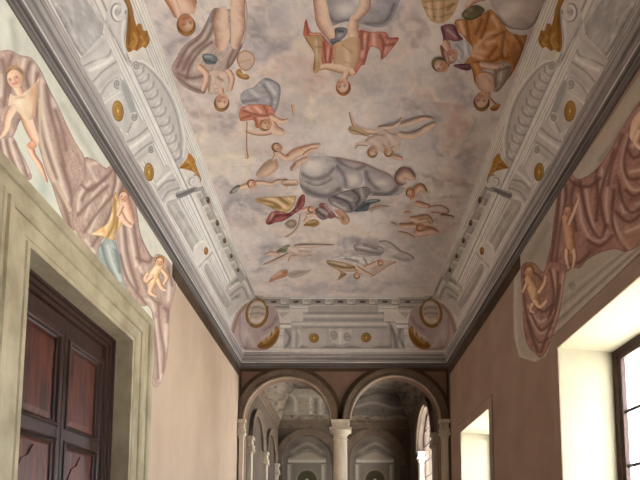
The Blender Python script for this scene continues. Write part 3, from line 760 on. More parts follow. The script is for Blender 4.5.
def head(par, surf, x, y, r, ang, hair='8c6242', skin=SK, turn=0., beard=None, name='head', step=.8, mirror=False):
    """ang: direction chin -> crown in picture degrees (0 = right, 90 = down)"""
    d = np.array([math.cos(math.radians(ang)), math.sin(math.radians(ang))]); n = np.array([-d[1], d[0]]); c = np.array([x, y])
    f = lambda a, b: tuple(c+d*a*r+n*b*r)
    hc = f(.28, -turn*.2)
    hr = patch('hair', ell(hc[0], hc[1], r*1.12, r*1.0, ang), surf, hair, [('l', GDL, .35, r*.25, [f(.9,-.7), f(1.15,0), f(.9,.7)]), ('l', '5a3c2a', .5, r*.2, [f(.1,-.95), f(.7,-.8), f(.95,-.2)]), ('l', '5a3c2a', .4, r*.18, [f(.3,.95), f(.8,.6)])], par, step=step, mirror=mirror)
    t = turn*.3
    ops = [('b', SKL, .7, *f(.25, t-.1), r*.5, r*.5), ('l', SKD, .6, r*.3, [f(.5,.75), f(0,.8), f(-.7,.5)]),
           ('b', '6b4436', .8, *f(.08, t-.36), r*.17, r*.15), ('b', '6b4436', .8, *f(.08, t+.36), r*.17, r*.15),
           ('l', SKD, .6, r*.12, [f(.1,t+.08), f(-.25,t+.14)]), ('l', 'b05848', .65, r*.13, [f(-.48,t-.2), f(-.48,t+.22)]),
           ('b', 'd88a74', .45, *f(-.2, t-.45), r*.25, r*.25), ('b', 'd88a74', .45, *f(-.2, t+.5), r*.25, r*.25)]
    o = patch(name, ell(x+d[0]*-.05*r, y+d[1]*-.05*r, r*.98, r*.8, ang), surf, skin, ops, par, step=step, mirror=mirror)
    hr.parent = o
    if beard: patch('beard', [f(-.35,-.7), f(-.6,-.3), f(-.5,0), f(-.6,.35), f(-.3,.75), f(-.9,.7), f(-1.5,.3), f(-1.6,-.1), f(-1.2,-.6)], surf, beard, [('l','f2ece8',.7,r*.15,[f(-.7,-.3),f(-1.4,0)]), ('l','8c8486',.5,r*.15,[f(-.7,.4),f(-1.3,.2)])], par, step=step, mirror=mirror)
    return o
def cloth(par, surf, outline, base, darks=(), lights=(), dc=MVD, lc=MVL, w=2.0, name='robe', ops=(), step=1.1, edge=True, oc=None, mirror=False, n=.26):
    oa = np.asarray(outline, float); oa = oa-oa.mean(0); ev, evec = np.linalg.eigh(oa.T@oa); ang = math.degrees(math.atan2(evec[1,1], evec[0,1]))
    op = [('n', dc, n, ang, 14*max(w,1.2)/2, 2.0*max(w,1)/2, len(outline)+len(name)), ('n', lc, n*.8, ang+12, 18, 3, 3*len(outline)), ('r', oc or dc, .6, ang+8, 13, 4.5, len(outline)+11, .03), ('r', lc, .4, ang-6, 12, 4, len(outline)+31, .03), ('r', oc or dc, .5, ang+30, 6, 2.6, len(outline)+51, .025)]
    op += [('l', lc, .8, w*1.1, q) for q in lights]+[('l', 'f6efe8', .18, w*.5, q) for q in lights]+[('l', dc, .85, w, q) for q in darks]+[('l', oc or dc, .5, w*.4, [(x+w*.3, y+w*.2) for x, y in q]) for q in darks]+list(ops)
    if edge: op.append(('l', oc or dc, .7, .8, list(outline)+[outline[0]]))
    return patch(name, outline, surf, base, op, par, step=step, mirror=mirror)
def cloud(par, surf, outline, base='b2aaaa', lights=(), darks=(), name='billow', step=1.3, ops=()):
    op = [('n', '8c868c', .2, 10, 14, 6, 5), ('r', '807880', .4, 15, 22, 9, 8, .04)]+[('b', 'f0e8e2', .85, *q) for q in lights]+[('l', '746d70', .75, 2.2, q) for q in darks]+list(ops)
    return patch(name, outline, surf, base, op, par, step=step)
# ------------------------------------------------------------------ figures of the ceiling
F = 'field'
GP = None
# --- woman in a mauve robe, upper left
t = fig('painted_figure', "frescoed woman in mauve and grey robe tumbling head down at the ceiling's upper left", 'painted figure', (215,50), F)
z = T(160,0)
cloth(t, F, z(350,50, 300,130, 255,215, 160,285, 105,370, 75,440, 120,520, 180,570, 285,600, 330,480, 440,440, 510,330, 545,240, 560,100, 540,-20, 455,-30, 450,60), 'c9b6ae',
      darks=[z(310,130,250,240,170,310,110,430), z(340,160,300,250,210,330,150,440), z(330,270,260,320,190,420,170,500), z(120,500,200,560,290,590), z(110,470,200,500,290,480), z(470,320,440,380,430,430), z(520,290,470,380,450,430), z(350,70,330,140), z(455,60,465,150,452,260)],
      lights=[z(330,140,275,245,190,320,130,430), z(350,230,290,290,200,380,160,480), z(140,520,230,540,300,540), z(500,310,455,390), z(540,60,550,200,520,280), z(300,320,240,370,220,440)], w=2.2, ops=[('b','9c7674',.7,183,62,9,9), ('b','a48480',.6,176,80,8,6), ('b','a9b0ae',.5,207,22,4,7)])
limb(t, F, z(400,70, 390,150, 400,230, 390,305), [6,8,8,5], base='dcc0b0', name='leg', side=-1)
limb(t, F, z(500,-20, 495,80, 500,180, 480,290), [7,7.5,7.5,4.5], base='e2c8b8', name='leg')
cloth(t, F, z(270,350, 330,345, 370,375, 350,410, 290,405), '7e8288', darks=[z(270,380,350,400)], lights=[z(290,360,330,365)], dc='54565c', lc='a4a8ac', name='sash', w=1.2)
z = T(160,60)
limb(t, F, z(250,40, 300,100, 275,190), [3,3.4,2.4], name='arm')
cloth(t, F, z(310,90, 340,60, 440,80, 458,140, 432,200, 370,212, 310,208), 'e0cdc0', darks=[z(320,100,310,200), z(440,90,450,160), z(370,110,400,130)], lights=[z(360,90,380,180), z(420,110,420,170)], dc='a88a78', name='bodice', w=1.5)
limb(t, F, z(440,70, 462,120, 450,190), [2.6,2.8,2], name='arm')
limb(t, F, P(221,89, 222,96), [2.6,2.6], name='neck')
head(t, F, 222, 101, 7.8, 100, hair='94704e')
# --- reddish putto at the very top left
t = fig('painted_figure', 'frescoed brown haired cherub cut by the top edge beside the left cornice', 'painted cherub', (185,10), F)
z = T(160,0)
limb(t, F, z(90,-60, 150,0, 190,50), [11,13,9], base='deab8c', lo='b87a58', name='body')
limb(t, F, z(60,-20, 95,50, 110,105), [6,5,3], base='d99c78', lo='a8684a', name='arm', side=-1)
head(t, F, 186, 23, 9.5, 75, hair='9c6c42', skin='c08a62', turn=-.3)
# --- gold harp-like ring
t = fig('painted_instrument', 'frescoed golden ring shaped instrument beside the tumbling woman', 'painted instrument', (246,62), F)
z = T(160,0)
patch('ring', z(490,380, 505,340, 545,320, 590,340, 608,380, 590,430, 550,455, 510,430), F, 'd8c2b4', [('l','a8703c',.9,1.2,z(490,380,505,340,545,320,590,340,608,380,590,430,550,455,510,430,490,380)), ('l','c89868',.6,1,z(510,400,580,380))], t, step=.9)
patch('horn', z(485,470, 510,500, 560,510, 572,490, 555,475, 530,470, 515,440, 495,445), F, 'b98a4e', [('l',GDD,.6,1,z(490,480,530,510,570,495)), ('l','e2bc84',.7,1,z(505,465,550,490))], t, step=.9)
# --- cupid in coral drapery
t = fig('painted_figure', 'frescoed cupid in coral drapery with a torch floating below the tumbling woman', 'painted cherub', (262,115), F)
z = T(220,70)
cloth(t, F, z(235,90, 290,50, 350,70, 388,110, 375,220, 340,290, 310,300, 240,230, 150,220, 130,170, 160,130, 215,110), 'b4b0b6', darks=[z(290,55,360,80,385,130,370,230,340,290), z(280,100,330,180,320,250), z(150,200,240,190)], lights=[z(200,130,240,170), z(300,80,350,150)], dc='8a8488', lc='d8d4d6', name='mantle', w=2)
cloth(t, F, z(130,250, 180,225, 270,220, 330,235, 350,290, 320,320, 290,360, 230,370, 215,320, 130,325), 'd29078', darks=[z(150,260,250,290,330,290), z(220,300,240,360), z(280,230,300,270), z(140,310,200,290)], lights=[z(170,240,220,290), z(250,310,330,300), z(230,240,260,270)], dc='a8604c', lc='eac0ac', name='drapery', w=1.6)
limb(t, F, z(330,300, 390,330, 435,320), [3,2.8,1.8], name='arm')
limb(t, F, z(380,370, 300,400, 230,405, 165,390), [3.6,3,2.2,1.3], name='arm', base='e4c4b0')
limb(t, F, z(330,340, 350,380, 400,400), [4,5,3.5], base='e2c0aa', name='body')
head(t, F, 266.5, 124.5, 5.8, 150, hair='a98a62', skin='d4a884')
limb(t, F, z(172,330, 170,400, 170,500, 172,560), [.6,.7,.7,2], base='b8845c', lo='8a5a38', name='torch')
limb(t, F, z(470,290, 465,225), [.6,1.6], base='c49c68', name='dart')
# --- central falling youth with coral cloak and lyre
t = fig('painted_figure', "frescoed youth with coral cloak and lyre falling head down at the ceiling's top centre", 'painted figure', (338,50), F)
z = T(290,0,5.333)
cloth(t, F, z(365,165, 430,170, 510,170, 530,200, 580,200, 560,240, 490,320, 480,270, 430,250, 400,340, 380,350, 350,395, 330,390, 370,300), 'cc8a78', darks=[z(420,180,410,260,395,335), z(480,190,500,240,485,310), z(380,170,385,260), z(520,200,580,205), z(500,240,560,235)], lights=[z(445,180,450,240), z(400,190,390,300), z(520,230,500,280)], dc='a25a4c', lc='e6b8a6', name='cloak', w=2)
cloth(t, F, z(165,185, 210,235, 240,250, 225,330, 200,350, 170,340), 'c77f6c', darks=[z(180,230,190,330), z(220,260,210,330)], lights=[z(205,260,200,320)], dc='9c5446', lc='e2ae9c', name='cloak', w=1.6)
limb(t, F, z(150,-40, 165,40, 180,120, 225,200), [6,7,7.5,5], base='e2c2ae', name='leg', side=-1)
limb(t, F, z(345,90, 335,150, 340,190), [4,6,6], base='e2c2ae', name='leg')
limb(t, F, z(400,-30, 395,40, 345,105), [6,6,3], base='d8bcae', name='leg')
cloth(t, F, z(240,150, 300,150, 300,185, 260,225, 225,240, 215,210, 240,200), '8f8c92', darks=[z(245,160,285,170), z(220,230,260,220)], lights=[z(260,190,290,170)], dc='5c5a60', lc='b8b4b6', name='loincloth', w=1.6)
patch('body', z(235,240, 280,215, 340,195, 372,210, 370,300, 345,370, 310,400, 240,370, 230,320), F, 'd4b494', [('l',SKD,.7,2,z(370,210,368,300,340,380)), ('l',SKL,.7,3,z(300,260,310,340)), ('l',SKD,.6,1.2,z(280,240,330,280)), ('l',SKD,.5,1.5,z(240,250,235,330,260,365)), ('l',SKD,.4,1.2,z(290,330,330,340))], t)
limb(t, F, z(330,385, 260,365, 190,355, 140,370), [4,4.4,3,2.2], name='arm', base='e6caa8')
z2 = T(300,0,3.2)
patch('lyre', z(75,190, 100,180, 165,180, 170,260, 165,340, 150,385, 120,380, 130,290, 95,230), F, 'c2a078', [('l',GDD,.7,1,z(80,200,125,280,130,370)), ('l','e0cdb0',.7,2,z(140,220,150,320)), ('l',GDD,.5,.8,z(135,250,165,250)), ('l',GDD,.4,.6,z(150,190,152,330))], t)
cloth(t, F, z(70,185, 85,100, 110,170, 165,175, 160,190, 90,190), 'd07c66', darks=[z(85,105,95,180)], lights=[z(110,180,160,182)], dc='a04c3c', lc='e8b09c', name='ribbon', w=1.2)
limb(t, F, P(347,72, 344,80), [3.2,3], name='neck')
head(t, F, 342.5, 85.5, 7.5, 80, hair='b0663e', turn=.3)
# --- cloud on which the youth's feet rest
t = fig('painted_cloud', 'large grey frescoed cloud behind the falling youth at the top edge', 'painted cloud', (365,8), F)
# (kept low in the order of layers by its small lift)
cl = cloud(t, F, P(318,-20, 322,10, 330,26, 345,22, 360,24, 378,28, 392,20, 398,-20), 'aaa3a7', lights=[(345,10,10,8), (362,2,12,6)], darks=[P(325,10,335,22,350,20), P(365,24,385,22,394,5)])
for v in cl.data.vertices: v.co.z += .0040
# --- old man in orange robe, upper right
t = fig('painted_figure', "frescoed white bearded old man in a wide orange robe at the ceiling's upper right", 'painted figure', (480,45), F)
z = T(410,0,5.333)
cloth(t, F, z(240,110, 290,100, 380,80, 430,50, 480,100, 530,170, 600,190, 625,190, 590,300, 540,400, 480,460, 420,480, 350,450, 330,370, 290,340, 320,270, 290,200, 250,160), OR,
      darks=[z(300,110,310,190,330,260), z(420,70,400,150,380,200), z(350,330,430,330,490,300), z(500,180,490,300,520,310), z(560,190,600,260,560,370), z(540,390,490,450,430,475), z(330,370,350,440), z(450,190,500,170), z(380,110,350,180), z(460,250,420,300)],
      lights=[z(265,120,290,180), z(490,180,420,180,350,250), z(495,190,500,280), z(340,270,400,280), z(440,90,470,140), z(550,190,570,210), z(330,290,380,310), z(410,230,450,220)], dc=ORD, lc=ORL, w=2.1, ops=[('b','e8c8a0',.6,476,50,7,4), ('b','8f5a34',.5,515,58,6,12)])
cloth(t, F, z(165,140, 230,130, 260,180, 285,210, 240,220, 205,215, 180,250, 175,190), '9c6a70', darks=[z(175,150,190,240), z(235,140,260,200)], lights=[z(200,160,250,200)], dc='6c4048', lc='c09aa0', name='sleeve', w=1.6)
limb(t, F, z(190,230, 205,290, 225,330), [4.2,4,2.6], base='d8b094', name='arm')
patch('grapes', z(275,80, 300,45, 350,25, 395,45, 390,70, 340,105, 300,105), F, '7c7458', [('b','5a543c',.6,477,8,4,3), ('b','a8a284',.6,470,10,2.5,2), ('b','a8a284',.6,466,15,2,2), ('l','4c4632',.5,1.2,z(280,90,330,105,385,75))], t, step=.9)
patch('beard', z(235,235, 290,215, 330,250, 320,300, 280,335, 250,330, 240,300, 265,280, 235,265), F, 'cfcaca', [('l','9a9498',.7,1.2,z(250,240,280,280,270,330)), ('l','f0eae8',.8,1.3,z(290,230,300,290)), ('l','8c868a',.6,1,z(310,240,320,290)), ('l','f0eae8',.6,1,z(255,300,275,325))], t, step=.8)
head(t, F, 451.5, 55.5, 6.8, 125, hair='b8aeaa', skin='d0a288', turn=-.2)
patch('collar', z(230,350, 280,340, 320,345, 325,370, 290,375), F, '74484e', [('l','9c6e74',.6,1,z(240,355,310,355))], t, step=.9)
limb(t, F, z(400,-10, 345,-5, 300,40), [3,4,2], base='deb49a', name='arm')
# child below the old man
t = fig('painted_figure', 'frescoed pale shouldered girl with a small horn below the orange robe', 'painted figure', (483,88), F)
z = T(430,50)
cloth(t, F, z(320,130, 400,100, 470,75, 520,90, 510,160, 460,240, 420,270, 390,230, 400,160), 'b8a89c', darks=[z(420,110,420,230), z(510,110,470,220,430,265), z(440,130,500,110)], lights=[z(460,110,450,190), z(340,130,400,140)], dc='8a7468', lc='dacdc2', name='robe', w=1.6)
limb(t, F, z(330,90, 380,100, 430,105), [3,3.4,3], base='dcb8a4', name='arm')
patch('body', z(295,170, 340,145, 390,160, 405,200, 405,255, 370,270, 330,265, 300,230), F, 'e2c2b2', [('l',SKD,.6,2,z(300,180,305,230,330,262)), ('l',SKL,.7,3,z(360,180,370,240)), ('l',SKD,.5,1,z(360,170,400,220))], t)
limb(t, F, z(375,270, 370,300, 365,270), [2,2,2], base='dcb49e', name='neck')
head(t, F, 481.5, 100, 8.2, 95, hair='8a6248', turn=.2)
limb(t, F, z(375,300, 400,330, 420,355), [1.2,1.4,2.4], base='b47e58', lo='8a5636', name='horn')
patch('horn_bell', z(385,375, 405,355, 440,345, 452,352, 430,385, 400,390), F, 'a8703e', [('l','d6a878',.7,1,z(405,365,440,352)), ('l','74462a',.6,1,z(390,385,430,382))], t, step=.9)
# dark-haired boy with the cap left of the old man
t = fig('painted_figure', 'frescoed small dark haired boy in a green cap left of the bearded old man', 'painted figure', (441,66), F)
z = T(410,0,5.333)
cloth(t, F, z(160,240, 190,270, 215,340, 190,360, 170,300), 'b67c68', darks=[z(170,260,195,350)], lights=[z(185,280,200,330)], dc='8a5444', lc='d8a898', name='robe', w=1.3)
head(t, F, 441, 66, 7.5, 210, hair='6e6a54', skin='cfa084', turn=-.4)
# basket
t = fig('painted_basket', 'frescoed golden wicker basket above the purple sleeve at the top edge', 'painted basket', (437,9), F)
patch('basket', z(70,-20, 75,50, 110,110, 160,125, 200,110, 240,60, 250,-20), F, 'd2b28c', [('l','9c7444',.7,1,z(75,40,150,50,240,20)), ('l','9c7444',.6,1,z(90,85,160,90,225,70)), ('l','9c7444',.6,1,z(120,0,130,110)), ('l','9c7444',.6,1,z(180,0,175,110)), ('l','f0dcc0',.7,1.6,z(100,20,110,90)), ('l','e8d0b0',.7,1.6,z(150,0,150,100)), ('l','8a5a3a',.7,1.5,z(200,50,230,20)), ('l','9c7444',.6,.9,z(75,10,240,-5))], t, step=1)
# --- pale cloud right top
t = fig('painted_cloud', 'pale rounded frescoed cloud at the top beside the orange robe', 'painted cloud', (515,10), F)
cloud(t, F, P(492,-15, 490,2, 496,12, 505,26, 520,30, 532,27, 541,10, 545,-15), 'c4b8b6', lights=[(512,8,14,10),(505,15,8,6)], darks=[P(497,16,510,29,530,29,540,14)])
# --- big grey cloud in the middle with the figures under it
t = fig('painted_cloud', 'big billowing grey frescoed cloud in the middle of the ceiling', 'painted cloud', (345,178), F)
cloud(t, F, P(300,170, 304,160, 318,156, 335,157, 350,160, 365,163, 378,169, 390,174, 397,183, 405,189, 398,195, 384,196, 366,196, 348,199, 330,200, 314,198, 304,193, 299,182), 'beb6b4',
      lights=[(350,188,9,6), (360,180,9,8), (382,183,10,7), (325,194,8,2)], darks=[P(300,185,312,193,330,194,342,186), P(338,190,352,196,365,188), P(370,192,385,194,396,190), P(338,160,352,170,364,166), P(306,190,320,196,345,196), P(398,186,390,194,375,195)], name='billow',
      ops=[('l','94706a',.6,2,P(336,158,352,161,368,165,380,171,392,176)), ('b','807a80',.6,340,196,20,3,4), ('b','96747a',.6,398,181,7,6)])
cloud(t, F, P(301,176, 302,166, 310,158, 322,156, 333,160, 336,170, 332,180, 320,186, 308,184), 'c6bebc', lights=[(315,167,12,8),(310,165,5,4)], darks=[P(302,174,312,179,325,177,334,168), P(304,182,318,186,332,180)], name='billow', ops=[('l','8a8488',.6,1.2,P(306,176,316,178,326,174))])
cloud(t, F, P(336,164, 345,167, 356,170, 363,176, 361,185, 351,189, 341,187, 336,180), 'b4adb0', lights=[(353,180,8,7)], darks=[P(337,166,344,176,346,186)], name='billow')
cloud(t, F, P(364,170, 376,172, 388,176, 393,184, 386,190, 374,191, 366,186), 'b4acb0', lights=[(381,183,9,5)], darks=[P(366,172,370,182,378,189)], name='billow')
# figures below the cloud
t = fig('painted_figure', 'frescoed figure in crimson and yellow drapery lying along the left foot of the grey cloud', 'painted figure', (285,208), F)
z = T(240,170)
cloth(t, F, z(100,185, 160,172, 260,170, 330,165, 360,170, 340,230, 300,270, 240,265, 180,230, 110,205), 'cbb084', darks=[z(120,190,200,205,260,240), z(250,175,310,220), z(170,230,250,240)], lights=[z(180,185,240,200,290,240), z(310,180,340,200)], dc='937444', lc='ead8b8', name='robe', w=1.4)
cloth(t, F, z(165,330, 175,310, 200,270, 250,262, 310,275, 350,240, 375,180, 412,155, 410,230, 350,280, 280,325, 230,335, 190,350, 170,345), 'a05c58', darks=[z(190,340,240,290,330,290), z(390,170,370,230,300,290)], lights=[z(210,280,200,320), z(260,275,330,270), z(350,190,360,250)], dc='6e3434', lc='cc9890', name='drapery', w=1.5)
limb(t, F, z(410,330, 450,290, 510,245), [1.3,2,2], base='d6c2a8', name='arm')
patch('wreath', z(285,345, 310,320, 350,315, 365,340, 350,370, 310,375), F, 'b9a596', [('l','7a6450',.7,1,z(295,345,320,325,350,330,350,355,315,360,300,345))], t, step=.9)
limb(t, F, z(290,430, 340,400, 375,350, 385,280), [.7,1,1,.6], base='87725e', lo='5c4838', name='bow')
patch('quiver', z(405,355, 440,325, 480,315, 510,340, 480,365, 440,360), F, 'a98656', [('l',GDD,.6,1,z(415,355,480,345)), ('l','dcc090',.6,1,z(440,335,480,330))], t, step=.9)
t = fig('painted_figure', 'frescoed dark mantled figures crouching under the right end of the grey cloud', 'painted figure', (340,208), F)
z = T(300,150)
cloth(t, F, z(180,310, 240,280, 330,250, 420,235, 450,260, 420,320, 350,390, 300,400, 240,370, 200,350), '8f8788', darks=[z(220,300,300,330,330,380), z(340,260,380,300,360,350)], lights=[z(250,290,330,320), z(390,250,400,300), z(220,340,290,380)], dc='5c545a', lc='c4bab6', name='mantle', w=1.6)
cloth(t, F, z(345,390, 390,350, 430,320, 500,315, 510,330, 450,350, 440,385, 380,395), '5f6a72', darks=[z(390,370,440,340)], lights=[z(420,330,490,322)], dc='3c444c', lc='98a0a4', name='blue_cloth', w=1.2)
patch('body', z(440,370, 480,340, 520,350, 575,360, 520,372, 480,385, 450,400), F, 'c7b0a0', [('l','6a5850',.6,.9,z(450,375,520,355,575,362))], t, step=.9)
limb(t, F, z(170,375, 210,420, 270,450), [1,1.4,1], base='7c5248', lo='4e302c', name='sash')
cloth(t, F, z(120,350, 160,340, 190,380, 230,420, 190,440, 150,400), 'a06866', darks=[z(140,360,190,420)], lights=[z(160,350,190,390)], dc='6c3c3c', lc='cca09a', name='sash', w=1.1)
patch('body', z(220,385, 270,380, 300,410, 320,450, 300,480, 265,470, 250,430), F, 'cfa890', [('l',SKD,.6,1.2,z(230,390,270,430,280,470)), ('b','6a4c3c',.6,343,218,2,2), ('l','7a5848',.6,.9,z(270,380,310,430,325,470))], t, step=.9)
t = fig('painted_figure', 'frescoed half hidden cherubs between the crimson drapery and the dark mantle', 'painted cherub', (318,215), F)
z = T(240,170)
limb(t, F, z(400,260, 440,250, 480,270), [2,3,2], base='d8bca6', name='body')
limb(t, F, z(430,290, 470,285, 500,300), [1.6,2.2,1.4], base='d2b29a', name='leg')
head(t, F, 312, 209, 3.4, 160, hair='7c5c44')
cloth(t, F, z(480,250, 520,240, 560,260, 570,300, 530,320, 490,290), '8c7a7c', darks=[z(490,260,540,300)], lights=[z(510,250,555,280)], dc='5c4a4e', lc='c4b2b0', w=1.2, name='mantle')
# --- flying putti left of the cloud
t = fig('painted_figure', 'frescoed flying cherub diving with outstretched arm left of the grey cloud', 'painted cherub', (262,175), F)
z = T(220,130)
limb(t, F, z(130,370, 190,350, 250,335, 330,345, 370,325, 410,325), [2.4,3,2,1.8,1.6,1.4], base='dfbfa4', name='body')
patch('torso', z(230,290, 250,250, 290,205, 350,180, 375,210, 370,250, 320,290, 270,305), F, 'd4b29c', [('l','7e7460',.5,2.5,z(240,270,280,230,330,200)), ('l',SKL,.6,2,z(290,280,340,240)), ('l',SKD,.6,1.2,z(350,180,365,230)), ('l',SKO,.4,.8,z(230,290,250,250,290,205,350,180))], t, step=.9)
head(t, F, 252.5, 184.5, 4.4, 215, hair='946e48')
limb(t, F, z(340,190, 355,160, 345,140), [1.4,1.5,1], base='d6b09a', name='arm')
patch('wing', z(60,405, 80,375, 115,350, 130,360, 110,390, 80,408), F, '8b8880', [('l','4e4a46',.7,1,z(65,400,120,355)), ('l','d8d0c8',.7,1,z(85,392,115,372))], t, step=.8)
head(t, F, 286, 183.5, 3.6, 250, hair='8e6c50')
cloth(t, F, z(390,330, 430,320, 490,320, 500,350, 450,360, 400,350), 'd8bca8', darks=[z(400,350,480,350)], lights=[z(420,330,480,330)], dc='a07c66', lc='eed8c8', name='limbs', w=1.1)
t = fig('painted_figure', 'frescoed cherub lying on its side above the diving one left of the cloud', 'painted cherub', (290,151), F)
limb(t, F, z(360,130, 420,180, 480,150, 560,120), [2,3.2,4.6,4.2], base='d8b098', name='body', ops=[('l','7a5444',.7,1.2,z(430,160,450,120,540,95)), ('l',SKD,.5,1,z(510,110,560,150))])
limb(t, F, z(540,120, 590,105, 640,95), [3,2.6,1.6], base='d6aa90', name='leg')
limb(t, F, z(540,160, 580,130, 620,120), [2.4,2,1.3], base='cfa288', name='leg')
head(t, F, 278, 147.5, 4.8, 200, hair='7c6450', skin='c9a286', turn=.4)
limb(t, F, z(460,250, 490,220, 530,195, 560,180), [2.6,3,2.8,1.6], base='cfae9c', name='leg', ops=[('l','6e5a50',.6,1.4,z(455,255,480,220))])
# --- faint pale pair, centre right
t = fig('painted_figure', 'faint pale pair of frescoed wrestling cherubs above the grey cloud', 'painted figure', (375,137), F)
z = T(330,90,5.333)
op = []
patch('body', z(185,270, 240,235, 300,205, 350,215, 378,250, 370,310, 310,340, 270,330, 220,300), F, 'd9c6ba', [('l','9c7a68',.6,1,z(190,270,250,240,300,250,320,290)), ('l','9c7a68',.6,1,z(290,210,330,235,375,230)), ('l','9c7a68',.6,1,z(280,290,310,310,370,290)), ('l','f0e2d8',.6,3,z(310,250,350,290)), ('l','ecdcd0',.6,2,z(220,270,260,290))], t)
limb(t, F, z(250,225, 180,220, 130,185, 105,120), [2.4,2.6,2.2,1], base='cdb9aa', lo='9c8070', name='arm')
limb(t, F, z(370,235, 440,245, 520,200, 565,175), [3,4,3.4,1.6], base='d4c2b6', lo='a08474', name='leg')
limb(t, F, z(375,190, 440,170, 500,150, 550,155), [2.4,3,2.4,1.2], base='d0beb2', lo='a08474', name='leg')
limb(t, F, z(260,200, 340,195, 385,150), [1.6,2.4,1.4], base='d8c6b8', lo='a08474', name='arm')
limb(t, F, z(200,290, 150,290, 135,310), [1.8,1.5,1], base='d8c0b0', lo='a08474', name='arm')
head(t, F, 373, 151, 5.2, 110, hair='a57f58', skin='d2b096')
head(t, F, 388, 151, 4.6, 70, hair='b08a62', skin='dcbca6')
limb(t, F, z(340,355, 380,365), [2.6,2], base='c9a08c', name='arm')
cloth(t, F, z(95,205, 130,190, 190,220, 210,250, 170,240, 120,235), 'd0b694', darks=[z(110,210,190,240)], lights=[z(120,225,160,235)], dc='a08460', lc='e6d4b8', name='scarf', w=1.3)
# --- orange group on the right
t = fig('painted_figure', 'frescoed cluster of orange toned cherubs right of the grey cloud', 'painted cherub', (425,215), F)
z = T(380,165)
limb(t, F, z(200,215, 225,175, 260,140, 290,170), [2,3.4,4,2.6], base='cc9470', lo='96603c', name='body')
limb(t, F, z(230,245, 270,255, 320,265), [2.6,3.2,1.8], base='cf9c78', lo='96603c', name='body')
limb(t, F, z(130,385, 180,390, 240,380, 310,370), [2,3,4,3], base='d2a27e', lo='96603c', name='body', ops=[('l','8c5c3c',.6,1,z(130,385,200,378,260,390))])
limb(t, F, z(190,340, 240,350, 300,340, 330,370), [2,4,4,2], base='d4aa8a', lo='9c6a48', name='body', ops=[('l','7c5036',.6,1,z(250,350,300,345,320,380))])
limb(t, F, z(120,430, 170,440, 220,465), [1.2,1.6,1], base='8c6042', lo='5e3c28', name='leg')
limb(t, F, z(240,430, 310,420, 370,430), [5,5,2], base='cf9a72', lo='9a6640', name='body', ops=[('l','8c5c3c',.6,1.2,z(270,420,320,405,370,410))])
limb(t, F, z(70,370, 100,385), [1,1.5], base='8c6042', name='hand')
limb(t, F, z(160,305, 190,305), [1.6,1.4], base='a07250', name='foot')
head(t, F, 411, 194, 4.6, 240, hair='a46c44', skin='c48c68')
head(t, F, 421, 227, 4.0, 150, hair='9c6a44', skin='cf9e7c')
limb(t, F, z(310,270, 380,262, 430,285, 420,305, 330,300), [.9,1.2,1.6,1.3,.8], base='a06c60', lo='6c4038', name='ribbon')
limb(t, F, z(390,325, 430,330, 470,335), [2,2.6,1.6], base='767062', lo='4e4a40', name='pouch')
limb(t, F, z(150,110, 120,90, 160,50, 210,80), [4,5,6,4], base='a5817c', lo='7c5c58', name='drapery')
# --- far winged figure and companion
t = fig('painted_figure', 'frescoed flying figure with long dark wings near the far left end of the ceiling', 'painted figure', (295,252), F)
z = T(255,230,7.11)
limb(t, F, z(60,245, 120,225, 190,195, 240,165), [.5,1.4,1.9,1.2], base='8f857c', lo='5e544e', name='wing')
limb(t, F, z(280,115, 350,112, 430,110, 560,105), [1.4,2.3,1.8,.4], base='867e7a', lo='5c544e', name='wing')
limb(t, F, z(75,175, 120,165, 170,175), [.8,2,1.6], base='d8b6a2', name='arm')
patch('robe', z(150,155, 190,125, 240,105, 260,130, 220,160), F, '8e8670', [('l','5c5444',.6,1.4,z(165,155,220,125)), ('l','b8b098',.6,1,z(200,130,250,120))], t, step=.9)
patch('body', z(225,150, 250,115, 290,125, 330,140, 400,150, 410,180, 350,190, 300,180, 260,170), F, 'd4c2b8', [('l','ece0da',.8,2,z(250,130,300,150)), ('l',SKD,.6,1,z(260,165,330,190,400,180)), ('l',SKD,.5,1,z(310,150,390,150))], t, step=.9)
limb(t, F, z(240,220, 255,190, 290,185), [1,1.4,1], base='d2b8a4', name='leg')
t = fig('painted_figure', 'small frescoed peach cherub in the far left corner of the painted sky', 'painted cherub', (282,275), F)
patch('body', z(100,375, 110,345, 140,315, 190,290, 230,285, 235,320, 200,340, 150,355), F, 'd8a68a', [('l',SKD,.6,1.6,z(110,360,170,330,220,335)), ('b','b4704c',.7,285,273,3,2.5), ('l',SKL,.6,1.4,z(130,335,180,305))], t, step=.9)
patch('veil', z(230,310, 290,290, 350,290, 400,280, 370,310, 290,340, 240,335), F, 'c4b4a4', [('l','968676',.5,1.2,z(250,320,350,295))], t, step=1)
# --- far group with white draperies
t = fig('painted_figure', 'frescoed reclining group in white and ochre draperies at the far end of the painted sky', 'painted figure', (360,265), F)
z = T(325,230)
cloth(t, F, z(60,170, 170,165, 250,165, 310,180, 290,230, 220,215, 170,200, 90,180), 'e8e0dc', darks=[z(130,180,210,200), z(250,180,270,220)], lights=[z(180,185,250,195)], dc='908890', lc='eeeae8', name='white_drapery', w=1.3)
cloth(t, F, z(10,195, 80,200, 160,220, 230,250, 180,265, 110,265, 140,285, 80,320, 100,270, 30,230), 'bfa27c', darks=[z(30,215,120,240,190,240), z(90,300,130,280)], lights=[z(40,205,130,225), z(110,255,180,255)], dc='7e6040', lc='dcc8a8', name='ochre_drapery', w=1.2)
patch('body', z(310,220, 370,195, 430,195, 460,205, 400,235, 350,270, 300,300, 285,285), F, 'd2b8aa', [('l','8a6450',.7,1,z(460,205,400,240,350,275,300,300)), ('l',SKL,.6,1.6,z(330,230,400,205)), ('b','8c4844',.7,376,262,2.5,4)], t, step=.9)
